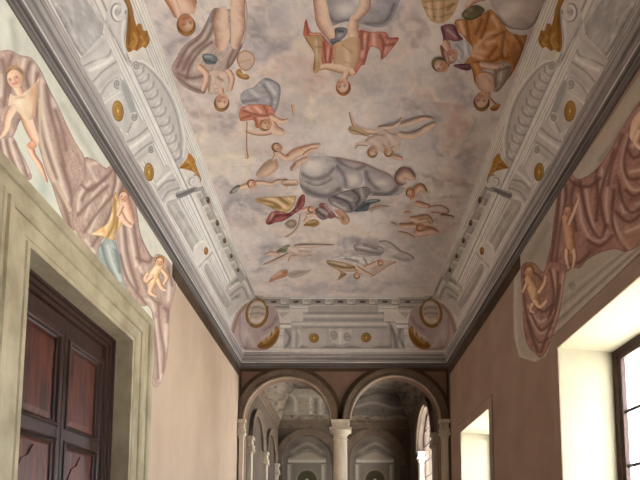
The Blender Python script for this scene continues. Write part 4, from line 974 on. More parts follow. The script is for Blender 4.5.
patch('wing', z(340,75, 390,65, 440,90, 490,130, 540,150, 575,185, 520,205, 450,190, 430,170, 470,140, 400,110), F, 'c9beba', [('l','5a504e',.7,.9,z(345,75,400,70,480,130,540,155,575,188)), ('l','ccc0be',.7,1.4,z(460,160,530,180)), ('l','746a68',.5,1,z(440,165,480,185,540,190))], t, step=.9)
limb(t, F, z(250,240, 300,225, 350,200), [1.6,2.6,2], base='dcc6b8', name='arm')
limb(t, F, z(200,235, 240,265, 300,290), [1.6,2,1.2], base='d6bca8', name='leg')
cloth(t, F, z(180,100, 240,85, 320,95, 380,120, 360,160, 280,165, 210,150), 'b4a8a6', darks=[z(200,120,280,140,350,150), z(250,95,330,120)], lights=[z(210,110,290,115)], dc='847a7c', lc='dcd2ce', w=1.4, name='mantle')
head(t, F, 381, 262, 3.0, 120, hair='8c7458')
head(t, F, 357, 274.5, 3.4, 100, hair='8c7458')
# ------------------------------------------------------------------ painted stonework of the coves
GW, GM, GK = 'e2ded9', 'b6b2b0', '7e7a7a'
def medallion(x, y, rx, ry, a, surf, label, mirror=False, ring=True):
    t = fig('painted_medallion', label, 'painted medallion', (x,y), surf, 'gold rosette medallions', mirror)
    patch('rim', ell(x, y, rx, ry, a, 28), surf, '9c7a42', [('l','6e4a1e',.7,.9,np.vstack([ell(x,y,rx*.98,ry*.98,a,24)]*1+[ell(x,y,rx*.98,ry*.98,a,24)[:1]])), ('b','d4b070',.6,x-rx*.3,y-ry*.2,rx*.6,ry*.6)], t, step=.8, mirror=mirror)
    o = patch('rosette', ell(x, y, rx*.6, ry*.6, a, 20), surf, 'b98f4c', [('l','74501e',.7,.8,np.vstack([ell(x,y,rx*.58,ry*.58,a,20), ell(x,y,rx*.58,ry*.58,a,20)[:1]])), ('b','e8cc8c',.8,x,y,rx*.18,ry*.18), ('l','8a6428',.6,.7,np.vstack([ell(x,y,rx*.3,ry*.3,a,16), ell(x,y,rx*.3,ry*.3,a,16)[:1]]))], t, step=.7, mirror=mirror)
    return t
def spiral(x, y, rx, ry, a0, turns=1.6, n=26):
    th = np.linspace(0, turns*2*PI, n); r = np.linspace(1, .12, n); a = th+math.radians(a0)
    return np.stack([x+rx*r*np.cos(a), y+ry*r*np.sin(a)], 1)
for mir, sd in ((False, 'left'), (True, 'right')):
    S = 'cove_left'; K = dict(mirror=mir)
    def item(name, label, cat, at, group=None): return fig(name, label, cat, at, S, group, mir)
    # large scroll bracket
    t = item('painted_scroll_bracket', f'large grey painted scroll bracket at the top of the {sd} cove', 'painted scroll', (118,20))
    patch('bracket', P(96,60, 104,36, 106,16, 110,3, 118,-3, 125,1, 128,10, 127,26, 125,40, 127,52, 131,64, 128,66, 120,50, 112,36, 106,44, 100,66), S, 'd2cecb', [('l',GK,.7,1,P(128,10,127,26,125,40,127,52,130,62)), ('l',GM,.8,1.6,P(106,20,116,40,127,62)), ('l','f2f0ec',.7,1.4,P(124,20,122,36,125,52)), ('l',GK,.6,1,P(105,22,100,40,96,58)), ('l',GK,.6,.9,P(109,28,118,46,126,60))], t, **K)
    patch('volute', ell(117.5,11,9,12.5,5), S, 'dcd8d5', [('l','6a6668',.85,1,spiral(117.5,11,8.6,12,0)), ('l','f6f4f0',.7,1,spiral(118.6,11.4,7,10,20)), ('b','6a6668',.6,118,12,1.8,3)], t, step=.9, **K)
    # gold leaf beside it
    t = item('painted_gold_leaf', f'gold painted acanthus leaf beside the big scroll bracket of the {sd} cove', 'painted ornament', (140,40))
    z = T(80,0,7.05)
    patch('leaf', z(300,-20, 340,-20, 370,60, 395,180, 410,165, 432,172, 445,215, 475,215, 480,240, 492,290, 462,340, 440,330, 400,360, 380,350, 340,368, 322,300, 335,150, 335,60), S, 'a5743a',
          [('l',GDD,.8,1.2,z(345,60,350,160,345,280,350,350)), ('l',GDL,.8,1.4,z(380,240,400,290,370,340)), ('l',GDD,.7,1,z(400,200,420,260,400,340)), ('l',GDL,.8,1.5,z(430,260,460,290,440,320)), ('l',GDD,.6,1,z(470,240,450,270,480,300)), ('l','8a7a4a',.6,2,z(325,0,350,100)), ('l',GDD,.6,1,z(300,-20,335,60,335,150,322,300)), ('l',GDL,.6,1,z(375,290,350,330))], t, **K)
    # shell frieze
    t = item('painted_shell_panel', f'long grey painted panel of overlapping shells on the {sd} cove', 'painted ornament', (160,108))
    ops = [('l','f4f2ee',.8,1.3,P(134,62,142,61,152,68,163,80,172,94,178,108,182,124,185,142,183,156)), ('l',GK,.6,.8,P(134,65,142,64,151,71,161,83,169,96,175,110,179,126,181,142,180,154)), ('l',GK,.6,1,P(133,70,145,97,155,119,165,141,176,162))]
    for i, (x, y) in enumerate(P(138,71, 143,78, 148,86, 152,94, 156,102.5, 160,111.5, 164,121, 167.5,130, 170.5,139, 173.5,147.5, 176,155)):
        ops += [('b','ece9e6',.75,x+.5,y-1,4,3.4), ('l','8a8688',.75,1,P(x-4,y+5,x+1,y+4.5,x+5,y+1,x+5.5,y-4)), ('l','a5a1a1',.5,.8,P(x-2,y+2,x+2,y-3))]
    patch('shells', P(131,64, 136,60, 143,60, 153,67, 164,79, 173,93, 179,107, 184,124, 187,142, 185,156, 180,166, 175,162, 165,141, 155,119, 145,97), S, 'c8c4c2', ops, t, **K)
    patch('scroll', ell(136,66,4,5), S, 'dad6d3', [('l','6e6a6a',.8,.8,spiral(136,66,3.6,4.6,200))], t, step=.8, **K)
    # second gold ornament + scroll
    t = item('painted_gold_leaf', f'small gold painted leaf where the shell panel of the {sd} cove ends', 'painted ornament', (189,168))
    z = T(140,120,8)
    patch('leaf', z(312,385, 340,350, 375,310, 390,265, 420,290, 440,320, 445,350, 462,400, 480,440, 490,490, 470,500, 455,450, 420,410, 380,400, 350,390), S, 'b4823f', [('l',GDD,.7,1,z(330,385,380,360,420,340)), ('l',GDL,.8,1.2,z(380,330,410,350)), ('l',GDD,.7,1,z(400,390,450,420,475,490)), ('l',GDL,.7,1,z(420,390,460,430))], t, step=.9, **K)
    t = item('painted_scroll_bracket', f'small grey painted scroll under the small gold leaf of the {sd} cove', 'painted scroll', (193,182))
    patch('volute', ell(193,181,7,7), S, 'dad6d2', [('l','6e6a6a',.8,.9,spiral(193,181,6,6.4,-80)), ('l','f4f2ee',.7,.9,spiral(193.6,181.4,4.8,5.2,-60))], t, step=.8, **K)
    patch('bracket', P(176,193, 184,190, 196,187, 197,190, 190,194, 181,198, 177,198), S, '8b8789', [('l','5e5a5c',.7,1,P(177,196,188,192,196,189)), ('l','c8c4c2',.6,.9,P(178,193,188,189))], t, step=.9, **K)
    # consoles of the frieze
    t = item('painted_console', f'curved grey painted console above the first gold medallion of the {sd} cove', 'painted scroll', (100,75))
    patch('console', P(80,62, 88,52, 97,42, 104,36, 110,46, 117,60, 121,72, 118,84, 110,94, 103,98, 95,86), S, 'd0ccc9', [('l',GK,.7,1,P(84,66,96,60,108,56,111,50)), ('l',GK,.7,1,P(93,82,102,72,110,66,116,62)), ('l','f4f2ee',.8,2,P(90,70,104,64,112,58)), ('l',GM,.7,2.5,P(98,88,108,78,116,72)), ('l',GK,.6,.9,P(101,95,108,84,117,78)), ('l',GM,.6,2,P(84,58,95,50,104,42)), ('b','f0eeea',.5,101,60,6,5)], t, **K)
    patch('scroll', ell(117,84,4,5.5,-15), S, 'd8d4d1', [('l','6e6a6a',.8,.9,spiral(117,84,3.2,4.6,60))], t, step=.8, **K)
    t = item('painted_frieze', f'shaded grey panel with scrolls behind the first gold medallion of the {sd} cove', 'painted panel', (124,110))
    patch('panel', P(101,105, 108,97, 118,90, 122,80, 127,84, 137,113, 133,122, 128,133, 120,128, 113,122), S, 'c6c4c2', [('p','a3a3a5',.85,1,P(121,82,127,85,137,112,132,114,125,98)), ('l','f2f0ec',.7,1.2,P(102,105,112,97,120,92)), ('l',GK,.6,.9,P(128,132,134,120,138,114)), ('b','eeeae4',.6,116,100,6,6)], t, **K)
    patch('scroll', ell(134,117,3.6,5,15), S, 'd8d4d1', [('l','6e6a6a',.8,.9,spiral(134,117,3,4.2,-40))], t, step=.8, **K)
    medallion(118,111,5.8,10.6,-6,S, f'oval gold rosette on the {sd} cove nearest the viewer', mir)
    t = item('painted_console', f'curved grey painted console between the two gold medallions of the {sd} cove', 'painted scroll', (138,140))
    patch('console', P(122,130, 130,136, 136,128, 144,120, 150,132, 155,146, 150,152, 143,160, 136,164, 128,148), S, 'cecac7', [('l',GK,.7,1,P(127,142,138,136,147,128)), ('l','f4f2ee',.8,1.8,P(130,148,140,141,149,134)), ('l',GK,.7,1,P(134,156,143,148,152,142)), ('l',GM,.7,2,P(136,160,145,154,153,147))], t, **K)
    patch('scroll', ell(151,149,3.2,4.4), S, 'd8d4d1', [('l','6e6a6a',.8,.9,spiral(151,149,2.6,3.8,30))], t, step=.8, **K)
    medallion(149,172,4.9,9.2,-6,S, f'oval gold rosette on the {sd} cove, second from the viewer', mir)
    t = item('painted_console', f'curved grey painted console beyond the second gold medallion of the {sd} cove', 'painted scroll', (166,188))
    patch('console', P(154,186, 160,176, 166,164, 172,172, 180,186, 178,192, 168,197, 163,204), S, 'cac6c3', [('l',GK,.7,1,P(158,190,166,182,175,180)), ('l','f4f2ee',.8,1.6,P(158,184,166,176,171,172)), ('l',GK,.7,1,P(163,200,168,192,179,188)), ('l',GM,.7,2,P(160,193,168,187,178,184))], t, **K)
    # plain panel and plaque further on
    t = item('painted_frieze', f'long grey painted ornament panel beyond the consoles of the {sd} cove', 'painted panel', (185,225))
    patch('panel', P(166,205, 176,199, 182,203, 203,245, 199,255, 193,252, 180,230), S, 'bab5b1', [('l','f0ede8',.7,1,P(178,201,203,246)), ('l',GK,.5,.8,P(168,206,193,250)), ('l','8e8a88',.6,.9,spiral(180,215,4,5,0)), ('l','8e8a88',.6,.9,spiral(189,231,4,5,90)), ('l','d8d4cf',.6,1.2,P(172,206,184,224,196,246))], t, **K)
    t = item('painted_plaque', f'pale diamond plaque with a small brown boss on the {sd} cove', 'painted plaque', (205,252))
    patch('plaque', P(194,247, 203,240, 212,250, 211,256, 204,262, 199,268, 194,258), S, 'dcd7d2', [('l',GK,.6,.9,P(212,253,204,262,198,268)), ('l','f6f4f0',.6,.9,P(195,247,203,241,211,250))], t, step=.9, **K)
    patch('boss', ell(206,251,2.2,4), S, '96602e', [('b','c8925c',.7,205.5,250,1,1.8)], t, step=.7, **K)
    t = item('painted_frieze', f'grey painted end panel beside the far corner of the {sd} cove', 'painted panel', (218,283))
    patch('panel', P(204,268, 209,264, 219,281, 231,300, 228,308, 222,303, 211,284), S, 'b2ada8', [('l','e8e4de',.7,1,P(209,265,231,301)), ('l',GK,.5,.8,P(206,270,224,303)), ('l','d8d4ce',.5,1.4,P(213,277,222,294))], t, **K)
    t = item('painted_frieze', f'shaded band of painted blocks and bosses on the {sd} cove', 'painted frieze', (222,236))
    patch('band', P(194,189, 203,186, 211,200, 247,276, 241,284, 222,246), S, 'aba59f', [('l','e8e4de',.6,.8,P(205,190,246,277)), ('l','7c7773',.6,.9,P(195,190,222,246,240,283)), ('n','827c78',.4,62,8,3,4)], t, sm=False, **K)
    t = item('painted_frieze', f'grey painted ornament panel above the big scroll bracket of the {sd} cove', 'painted frieze', (75,25))
    patch('panel', P(47,-6, 84,-6, 104,20, 103,34, 92,46, 82,57, 74,46), S, 'b4b1b0', [('l','e6e3e0',.7,1.2,P(84,-6,104,24)), ('l',GK,.6,.9,P(50,0,81,54)), ('l',GK,.6,1,spiral(60,10,4,7,30)), ('l',GK,.6,1,spiral(68,26,4,8,-60)), ('l','dedad8',.6,1.6,P(56,4,66,18,74,36,82,50)), ('l',GM,.7,2,P(76,2,92,24)), ('n','7e7a7a',.3,58,10,4,9)], t, sm=False, **K)
    # modillions and dark bosses
    for i, (x, y) in enumerate(P(199,196, 206.5,210, 213,224.5, 220,238, 226.5,252, 233,266)):
        t = item('painted_modillion', f'grey painted block on the {sd} cove, %s beyond the small gold leaf' % ('first second third fourth fifth sixth'.split()[i]), 'painted block', (x,y), f'painted blocks along the {sd} cove')
        patch('block', [(x-4.5,y-3.5), (x+2,y-5.5), (x+5.5,y+1), (x-.5,y+4.5)], S, 'd2cdc7', [('l','6c6866',.75,.9,P(x+2,y-5.5,x+5.5,y+1,x-.5,y+4.5)), ('l','f4f1ec',.7,.9,P(x-.5,y+4,x-4.5,y-3.5,x+2,y-5.5)), ('l','96928e',.6,.8,spiral(x+.5,y-.5,2.2,2.6,0))], t, step=.8, sm=False, **K)
    for i, (x, y) in enumerate(P(208,200, 217.3,223, 224.5,240.5, 231.2,256, 238,270)):
        t = item('painted_boss', f'dark bronze boss between painted blocks of the {sd} cove, {["nearest the viewer","second nearest the viewer","in the middle of five","second from the far corner","next to the far corner"][i]}', 'painted boss', (x,y), f'bronze bosses along the {sd} cove')
        patch('boss', ell(x,y,1.9-.12*i,3.4-.3*i,-8), S, '5e4830', [('b','98784c',.8,x-.5,y-.8,.8,1.2)], t, step=.6, **K)
# ------------------------------------------------------------------ end cove
E = 'cove_end'
for cx, sg, sd in ((258,1,'left'), (430,-1,'right')):
    m = lambda *p: [(cx+sg*(p[i]-258), p[i+1]) for i in range(0, len(p), 2)]
    K_ = 'corner_'+sd
    t = fig('painted_cartouche', f'mauve painted cartouche with an ochre rimmed oval in the {sd} corner of the end cove', 'painted cartouche', (cx,325), K_)
    patch('shield', m(231,330, 236,313, 246,303, 258,299, 270,302, 278,313, 280,330, 276,343, 266,350, 244,350, 236,345), K_, 'b8a5a3', [('l','8a6a3a',.8,1.6,m(233,332,238,316,246,305)), ('l','d8cac6',.7,3,m(248,335,254,345)), ('l','8a7676',.7,1.6,m(264,330,272,325,276,318)), ('l','d6c6c2',.7,1.6,m(262,338,270,334,276,330)), ('l','8a7676',.6,1.2,m(240,318,240,338,246,349)), ('b','d8ccc6',.6,cx-sg*10,334,6,8), ('l','7a6656',.5,.9,m(231,330,236,345,266,350))], t)
    rim = m(*[c for p in ell(257,313,11.5,15,10*1,20) for c in p])
    patch('oval_rim', rim, K_, '9a7440', [('l','5e4422',.7,1,rim+rim[:1])], t, step=.8)
    patch('oval', m(*[c for p in ell(257,312.5,8.6,12,10,20) for c in p]), K_, 'c9bbae', [('l','8a8480',.7,1,m(250,308,258,307,264,309)), ('l','8a8480',.7,1,m(250,314,258,313,264,314)), ('l','efe4d8',.7,2,m(251,320,258,321,263,318)), ('l','e6dcd2',.7,1.4,m(252,304,262,304))], t, step=.8)
    patch('gold_leaf', m(257,346, 262,341, 263,343, 267,337, 268,340, 272,331, 273,335, 276,326, 279.5,331, 277,340, 270,347.5, 262,349), K_, '8e6634', [('l','c89c58',.8,1,m(264,343,272,336,277,329)), ('l',GDD,.7,1,m(260,347,270,344,276,336))], t, step=.9)
    t = fig('painted_corner_frame', f'stepped grey painted frame folding round the {sd} far corner of the painted sky', 'painted panel', (cx-sg*4,292), K_)
    patch('frame', m(226,286, 236,276, 247,272, 250,280, 258,291, 264,297, 290,297, 290,312, 282,318, 272,304, 258,298, 246,301, 236,311, 230,318, 223,304), K_, 'c2bcb6',
          [('l','7e7976',.8,1,m(232,284,244,276,252,290,262,300,288,300)), ('l','ece8e2',.8,1,m(230,289,243,281,250,294)), ('l','7e7976',.7,1,m(230,296,242,287,248,298)), ('l','ece8e2',.7,1,m(268,303,290,303)), ('l','7e7976',.8,1,m(274,307,290,307)), ('l','ece8e2',.7,1,m(278,311,290,311)), ('l','8a8582',.7,1.2,m(228,302,240,294)), ('b','6e6a66',.6,*m(238,281)[0],3,1.4), ('b','6e6a66',.6,*m(237,297)[0],2.6,1.4)], t, sm=False)
t = fig('painted_entablature', 'stepped grey painted entablature in the middle of the end cove', 'painted panel', (341,318), E)
patch('panel', P(283,349, 284,328, 291,328, 291,321, 303,321, 303,312, 308,312, 308,306, 378,306, 378,312, 384,312, 384,321, 396,321, 396,328, 404,328, 405,349), E, 'bcb6b2',
      [('l','8a8583',.8,1,P(308,313,378,313)), ('l','e4e0da',.8,1.1,P(304,316,384,316)), ('l','8a8583',.75,1,P(304,320,384,320)), ('l','e6e2dc',.8,1.2,P(292,324,396,324)), ('l','8a8583',.7,1,P(303,327.5,386,327.5)), ('l','9a9593',.7,1.3,P(290,330,290,349)), ('l','8f8a88',.7,1.2,P(297,328,296,349)), ('l','9a9593',.7,1.3,P(398,330,398,349)), ('l','8f8a88',.7,1.2,P(391,328,391,349)), ('l','7a7573',.8,1.6,P(300,347,390,347)), ('l','d6d2cc',.6,2,P(294,332,293,346)), ('l','d6d2cc',.6,2,P(394,332,395,346)), ('l','5e5a5a',.75,2,P(378,302,384,312,390,322,394,334,396,347)),('l','e2ded8',.6,1.2,P(386,312,392,324,399,336,400,347)),('l','5e5a5a',.6,1.5,P(402,326,399,336,404,347)),('l','5e5a5a',.65,1.6,P(286,330,290,338,286,347)),('l','e2ded8',.6,1.2,P(298,330,302,338,299,346)),('p','c4beb8',.7,.6,P(304,330,325,330,325,346,304,346)), ('p','c4beb8',.7,.6,P(356,330,377,330,377,346,356,346))], t, sm=False)
patch('mask', P(329,329, 335,330, 340,328, 346,330, 352,329, 351,338, 347,345, 341,347, 334,345, 330,338), E, 'cbc5c0', [('l','7a7573',.7,.9,spiral(334,336,3.4,5,180)), ('l','7a7573',.7,.9,spiral(347,336,3.4,5,0)), ('l','f0ece6',.7,1,P(340,331,340,343)), ('l','7a7573',.6,.9,P(333,344,340,346,347,344))], t, step=.8)
medallion(314,338,5,4.8,0,E,'round gold rosette left of the middle of the end cove')
medallion(366,337.5,5,4.8,0,E,'round gold rosette right of the middle of the end cove')
t = fig('painted_frieze', 'shaded band under the sky edge of the end cove', 'painted frieze', (341,302), E)
patch('band', P(264,299.2, 424,299.2, 422,305.5, 266,305.5), E, 'a59f9a', [('l','dcd8d2',.6,.8,P(264,305,424,305)), ('l','716c69',.6,.8,P(264,299.5,424,299.5))], t, sm=False)
for i, x in enumerate((285,307,329.5,351.5,373.5,396)):
    t = fig('painted_modillion', 'pale painted block under the sky edge of the end cove, %s from the left' % ('first second third fourth fifth sixth'.split()[i]), 'painted block', (x,302), E, 'painted blocks along the end cove')
    patch('block', P(x-4.5,299.4, x+4.5,299.4, x+4.2,305, x-4.2,305), E, 'd6d0ca', [('l','6c6866',.8,.9,P(x-4.5,304.8,x+4.5,304.8)), ('l','6c6866',.7,.8,P(x+4.3,299,x+4.2,305)), ('l','7c7876',.6,.8,P(x-2,301,x+2,301,x+2,303))], t, step=.7, sm=False)
for i, x in enumerate((273.5,296,318,340.5,362.5,385,407.5)):
    t = fig('painted_boss', 'dark bronze boss along the top edge of the end cove, %s from the left' % ('first second third fourth fifth sixth seventh'.split()[i]), 'painted boss', (x,301.5), E, 'bronze bosses along the end cove')
    patch('boss', ell(x,301.8,3,1.1), E, '57493e', [('b','8c7a66',.7,x-1,301.4,1,.5)], t, step=.6)
# ------------------------------------------------------------------ frescoes high on the side walls
A = 'wall_left'
o = patch('painted_wall_ground', P(-14,-30, 0,-9, 60,82, 120,176, 172,258, 178,282, 160,330, 138,312, 90,258, 40,205, -14,150), A, 'd2d3c8', [('l','dfe0d6',.7,6,P(4,10,6,40)), ('l','a3a99a',.6,4,P(12,20,16,50)), ('l','dcdcd2',.7,5,P(56,110,90,165)), ('l','a9ad9f',.5,3,P(62,105,98,165)), ('l','dfddd4',.7,4,P(145,225,168,262)), ('b','9fb0a4',.6,42,190,6,16), ('b','a9b2ac',.7,105,268,10,16), ('l','8c9484',.6,3,P(-10,30,-4,60))], None, sm=False, step=2)
struct(o, 'pale greenish painted ground behind the mauve draperies of the left wall', 'painted wall')
t = fig('painted_drapery', 'mauve frescoed curtain held open by a naked cherub above the door', 'painted drapery', (45,120), A)
z = T(0,40); y_ = T(0,100)
cloth(t, A, P(-14,54, 0,51,10,50,20,55,30,57,36,63,42,72,50,90,58,105,67,125,76,143,85,158, 86,175,78,190,74,206,75,226,72,234, 66,226,58,205,52,186,46,172,42,158,37,140, 33,120, 22,118, 14,135, 4,150, -14,140), MV,
      darks=[P(37,74,36,100,39,125,46,150,56,178), P(46,85,50,110,58,140,64,165), P(30,62,26,75,28,86), P(2,60,6,80,4,105), P(55,110,62,130,66,150), P(56,185,64,205,70,228), P(12,56,8,70,10,95), P(20,120,26,140,28,150), P(62,165,70,190,72,205)],
      lights=[P(41,80,42,105,46,130,54,160,62,185), P(24,60,22,68), P(34,66,33,85), P(2,75,1,95), P(52,100,60,125), P(60,185,68,200), P(-6,60,-5,100), P(40,135,46,158,54,180)], w=2.6, ops=[('l','d8c4aa',.8,1.6,P(40,100,40,130,45,155,57,186,70,210)), ('b','8f7470',.6,20,126,7,12), ('b','967c78',.5,6,68,5,14), ('b','a5887f',.5,64,140,8,12)])
cloth(t, A, P(-14,140, 0,138, 8,136, 14,138, 20,150, 27,164, 32,178, 24,180, 14,172, 0,160, -14,150), MV, darks=[P(6,140,10,155,18,172), P(14,142,22,160,27,176), P(0,142,2,156)], lights=[P(10,140,16,160,22,176), P(3,140,6,158), P(17,146,28,172)], w=1.8, name='curtain_end')
t = fig('painted_figure', 'naked frescoed cherub pulling the mauve curtain at the left edge above the door', 'painted cherub', (22,105), A)
limb(t, A, P(24,110, 30,128, 36,142), [6.5,5.5,3.6], base='dcc0a0', name='leg', side=-1)
limb(t, A, P(30,145, 33,155, 40,166, 47,182), [4,3,3,1.2], base='cf9478', name='leg', lo='a8684c')
patch('body', P(10,94, 14,96, 22,94, 30,88, 36,82, 39,78, 38,92, 36,108, 34,118, 26,120, 18,112, 12,108, 8,112), A, 'e2ccb0', [('l',SKD,.7,3,P(38,84,36,104,33,118)), ('b','f0e4d2',.8,20,102,6,7), ('b','c8966c',.6,33,92,4,8), ('l','6a5040',.6,1.4,P(15,112,19,116)), ('l',SKD,.5,1.5,P(16,98,24,97))], t)
limb(t, A, P(13,108, 8,118, 6,128, 1,136, -4,138), [4.8,4,3.4,2.2,1.6], base='e6d2b8', name='arm', side=-1)
limb(t, A, P(17,86, 20,93), [4.4,4.2], base='dcbe9e', name='neck')
head(t, A, 14.8, 78.5, 9.6, 250, hair='a08a76', skin='e0c0a4', turn=-.5)
patch('foot', P(28,143, 34,141, 37,146, 32,149.5, 28,147), A, 'd09a78', [('b','f0bc9c',.7,33,144,3,3), ('l','a05c44',.6,1,P(27,148,33,150,38,146))], t)
t = fig('painted_drapery', 'mauve frescoed drapery hanging in swags over the right corner of the door surround', 'painted drapery', (130,230), A)
cloth(t, A, P(84,158,95,160,106,168,112,163,119,162,124,166,130,176,133,184,134,192,137,210,141,235,150,254,154,257,157,254,164,256,170,263,175.5,273,175.5,290,170,310,169,336,166,366,158,387,151.5,382,154,366,153,320,148,306,141,306,127,290,123,280,118,262,117,250,113,238,104,238,99,250,98,262,95,258,85,245,74,228,72,205,76,190,85,178), MV,
      darks=[P(114,166,115,180,112,195), P(122,168,124,182,120,192), P(70,165,82,185,92,190,106,176), P(82,200,88,190,104,180,112,170), P(78,215,92,200,108,186), P(84,232,98,212,112,196), P(92,246,104,226,112,208), P(124,225,126,245,130,265,138,290), P(132,215,136,240,140,262), P(137,258,148,262,152,258), P(138,212,142,235,151,256), P(128,200,132,215), P(158,305,160,330,164,350,163,372), P(152,318,156,345,158,378), P(164,308,168,312,167,322), P(120,255,128,280,146,304), P(168,268,172,285), P(142,275,150,296,160,304)],
      lights=[P(117,168,118,182,115,192), P(88,165,96,180,104,184), P(90,182,80,195,78,210), P(100,186,92,198,86,216), P(106,196,98,212,90,232), P(121,222,122,246,126,268,134,290), P(128,220,132,244,136,266), P(140,268,148,290,154,310), P(156,320,158,350,161,380), P(166,320,165,350), P(128,172,131,184), P(170,276,168,300), P(100,162,92,164), P(146,300,154,300), P(86,240,94,252)], w=1.9, ops=[('b','85605e',.6,126,188,4,5), ('b','8a6a66',.5,168,310,3,5), ('b','b8a09c',.4,92,172,10,5)])
cloth(t, A, P(110,235, 118,250, 123,278, 127,291, 118,284, 108,272, 98,262, 98,250, 104,240), '9fa8a6', darks=[P(102,245,106,262,116,280), P(116,250,120,272)], lights=[P(108,246,112,262,120,280)], dc='76807e', lc='c8ceca', w=1.8, name='blue_grey_cloth')
t = fig('painted_figure', 'frescoed cherub wrapped in ochre cloth in the middle of the swagged drapery', 'painted cherub', (118,210), A)
cloth(t, A, P(115,192, 119,200, 122,215, 121,226, 115,232, 113,240, 106,238, 98,236, 90,234, 100,228, 108,222, 112,208), 'd8b682', darks=[P(115,200,114,222,108,236), P(118,212,116,230)], lights=[P(112,214,106,228), P(92,234,102,234), P(119,205,120,220)], dc='a07c48', lc='f0e0bc', name='ochre_cloth', w=1.5)
limb(t, A, P(124,200, 128,212, 132,222), [5.5,4.6,3.4], base='dcb49c', name='body')
limb(t, A, P(120,214, 125,222, 131,226), [3,3,2.6], base='e2bea8', name='leg')
limb(t, A, P(122,206, 118,215), [2.6,2], base='d8ae94', name='arm')
head(t, A, 123.5, 197, 5.4, 280, hair='96705a', skin='dcb69c')
t = fig('painted_figure', 'small frescoed cherub clutching the lowest swag above the cream wall', 'painted cherub', (156,272), A)
limb(t, A, P(160,266, 154,276, 152,288), [4,5.4,3.6], base='e2c092', hi='f4e2c0', lo='b4845c', name='body')
limb(t, A, P(152,276, 146,282, 144,278, 147,273), [2.6,2.4,1.8,1.4], base='dcb488', lo='a8784c', name='arm')
limb(t, A, P(162,270, 167,277, 164,284), [2,2.2,1.6], base='d8b084', lo='a8784c', name='arm')
limb(t, A, P(153,284, 150,292, 156,296), [2.8,2.4,1.4], base='e0ba8e', lo='a8784c', name='leg')
limb(t, A, P(158,280, 162,288, 166,290), [2.6,2.2,1.4], base='d8b084', lo='a8784c', name='leg')
head(t, A, 159.5, 262, 4.6, 285, hair='9a6c40', skin='e0b890')
# --- right wall
B = 'wall_right'
o = patch('painted_wall_ground', P(652,54, 640,74, 600,134, 560,192, 520,252, 514,274, 513,305, 514,337, 519,357, 535,362, 546,356, 553,338, 582,310, 640,252, 652,240), B, 'b9b0a2', [('l','cfc8bc',.7,2,P(516,280,516,335,522,356,536,360)), ('l','948c7e',.6,4,P(548,225,530,258)), ('l','cac4b8',.6,3,P(612,140,580,180)), ('l','8e867a',.6,2.5,P(636,108,600,160)), ('b','a49a8c',.6,545,250,8,14)], None, sm=False, step=2)
struct(o, 'pale greyish painted ground behind the brown red draperies of the right wall', 'painted wall')
t = fig('painted_cornice', 'grey banded painted cornice slanting over the big right window', 'painted cornice', (600,275), B)
patch('bands', P(652,231, 640,243, 602,262, 568,284, 560,310, 553,334, 582,308, 640,251, 652,239), B, 'b5aca0', [('l','857c72',.7,1.2,P(646,242,600,283,556,323)), ('l','d2cac0',.7,1.4,P(648,236,600,278,558,316)), ('l','8a8176',.6,1,P(640,240,600,272,562,305)), ('l','cec6bc',.6,1.4,P(630,244,600,267,565,295)), ('l','8a8176',.6,1,P(620,247,590,268,566,286)), ('l','c9bfb4',.8,1.8,P(646,246,600,288,556,330)), ('l','7c7268',.6,.9,spiral(572,285,3,5,0))], t, sm=False)
DB, DBL, DBD = 'a88276', 'd0aea0', '74524a'
t = fig('painted_drapery', 'brown red frescoed drapery looped above the big right window', 'painted drapery', (605,205), B)
cloth(t, B, P(652,90, 640,100, 632,112, 624,125,618,135,612,146,602,162,593,172,585,177,577,179,571,173,565,172,560,178,558,191,556,205,553,225,551,245,547,268,566,272,572,268,580,268,587,260,602,252,616,249,624,252,634,249,646,241,652,235), DB,
      darks=[P(622,135,612,165,608,185), P(614,150,604,180,600,200,605,225), P(632,128,624,160,628,178,640,178), P(580,182,584,205,590,225,600,238,606,225), P(596,176,598,200,596,220), P(563,178,566,195,560,230,556,262), P(560,190,556,225,551,262), P(614,190,612,220,618,240,626,250), P(618,180,622,200,630,212,642,208), P(575,182,571,200,576,230), P(588,240,600,246,612,236), P(640,215,628,222,616,212), P(567,176,576,185,590,186,600,178), P(604,150,596,172), P(646,150,634,158,628,150), P(644,190,634,196,626,190), P(568,265,580,262,590,252)],
      lights=[P(618,145,610,175,606,200,608,222), P(628,135,622,165,630,188,642,190), P(586,190,590,214,598,236,607,232), P(578,195,582,222,592,240,606,238), P(602,170,600,195), P(562,185,562,215,557,255), P(622,205,624,212,634,210), P(612,212,618,232,628,248), P(640,226,626,232), P(564,176,572,180), P(610,160,606,178), P(638,140,632,146), P(640,170,630,172), P(614,232,622,246), P(646,200,636,204)], dc=DBD, lc=DBL, n=.22, w=2.1, ops=[('b','b58c78',.6,622,243,12,6), ('b','7c524c',.6,594,250,10,7), ('b','7c524c',.5,634,200,8,4)])
t = fig('painted_figure', 'partly hidden frescoed cherub peeping from the drapery at the right edge', 'painted cherub', (640,135), B)
limb(t, B, P(646,112, 638,124, 633,138), [6,7,4], base='cfa08a', lo='946450', name='body')
limb(t, B, P(640,132, 636,142, 642,148), [4,3.6,3], base='d2a894', lo='946450', name='arm')
head(t, B, 645, 108, 7, 290, hair='8a6650', skin='cf9f88')
t = fig('painted_figure', 'frescoed cherub half wrapped in the drapery left of the big window corner', 'painted cherub', (568,240), B)
limb(t, B, P(566,216, 569,232, 571,250), [4.2,5.4,4.6], base='c8987a', hi='dcb294', lo='8c5c48', name='body')
limb(t, B, P(568,224, 573,212, 578,199), [2.4,2.4,1.8], base='c8987a', lo='8c5c48', name='arm')
limb(t, B, P(567,250, 567,258, 569,268), [2.8,2.4,1.4], base='b98a70', lo='805040', name='leg')
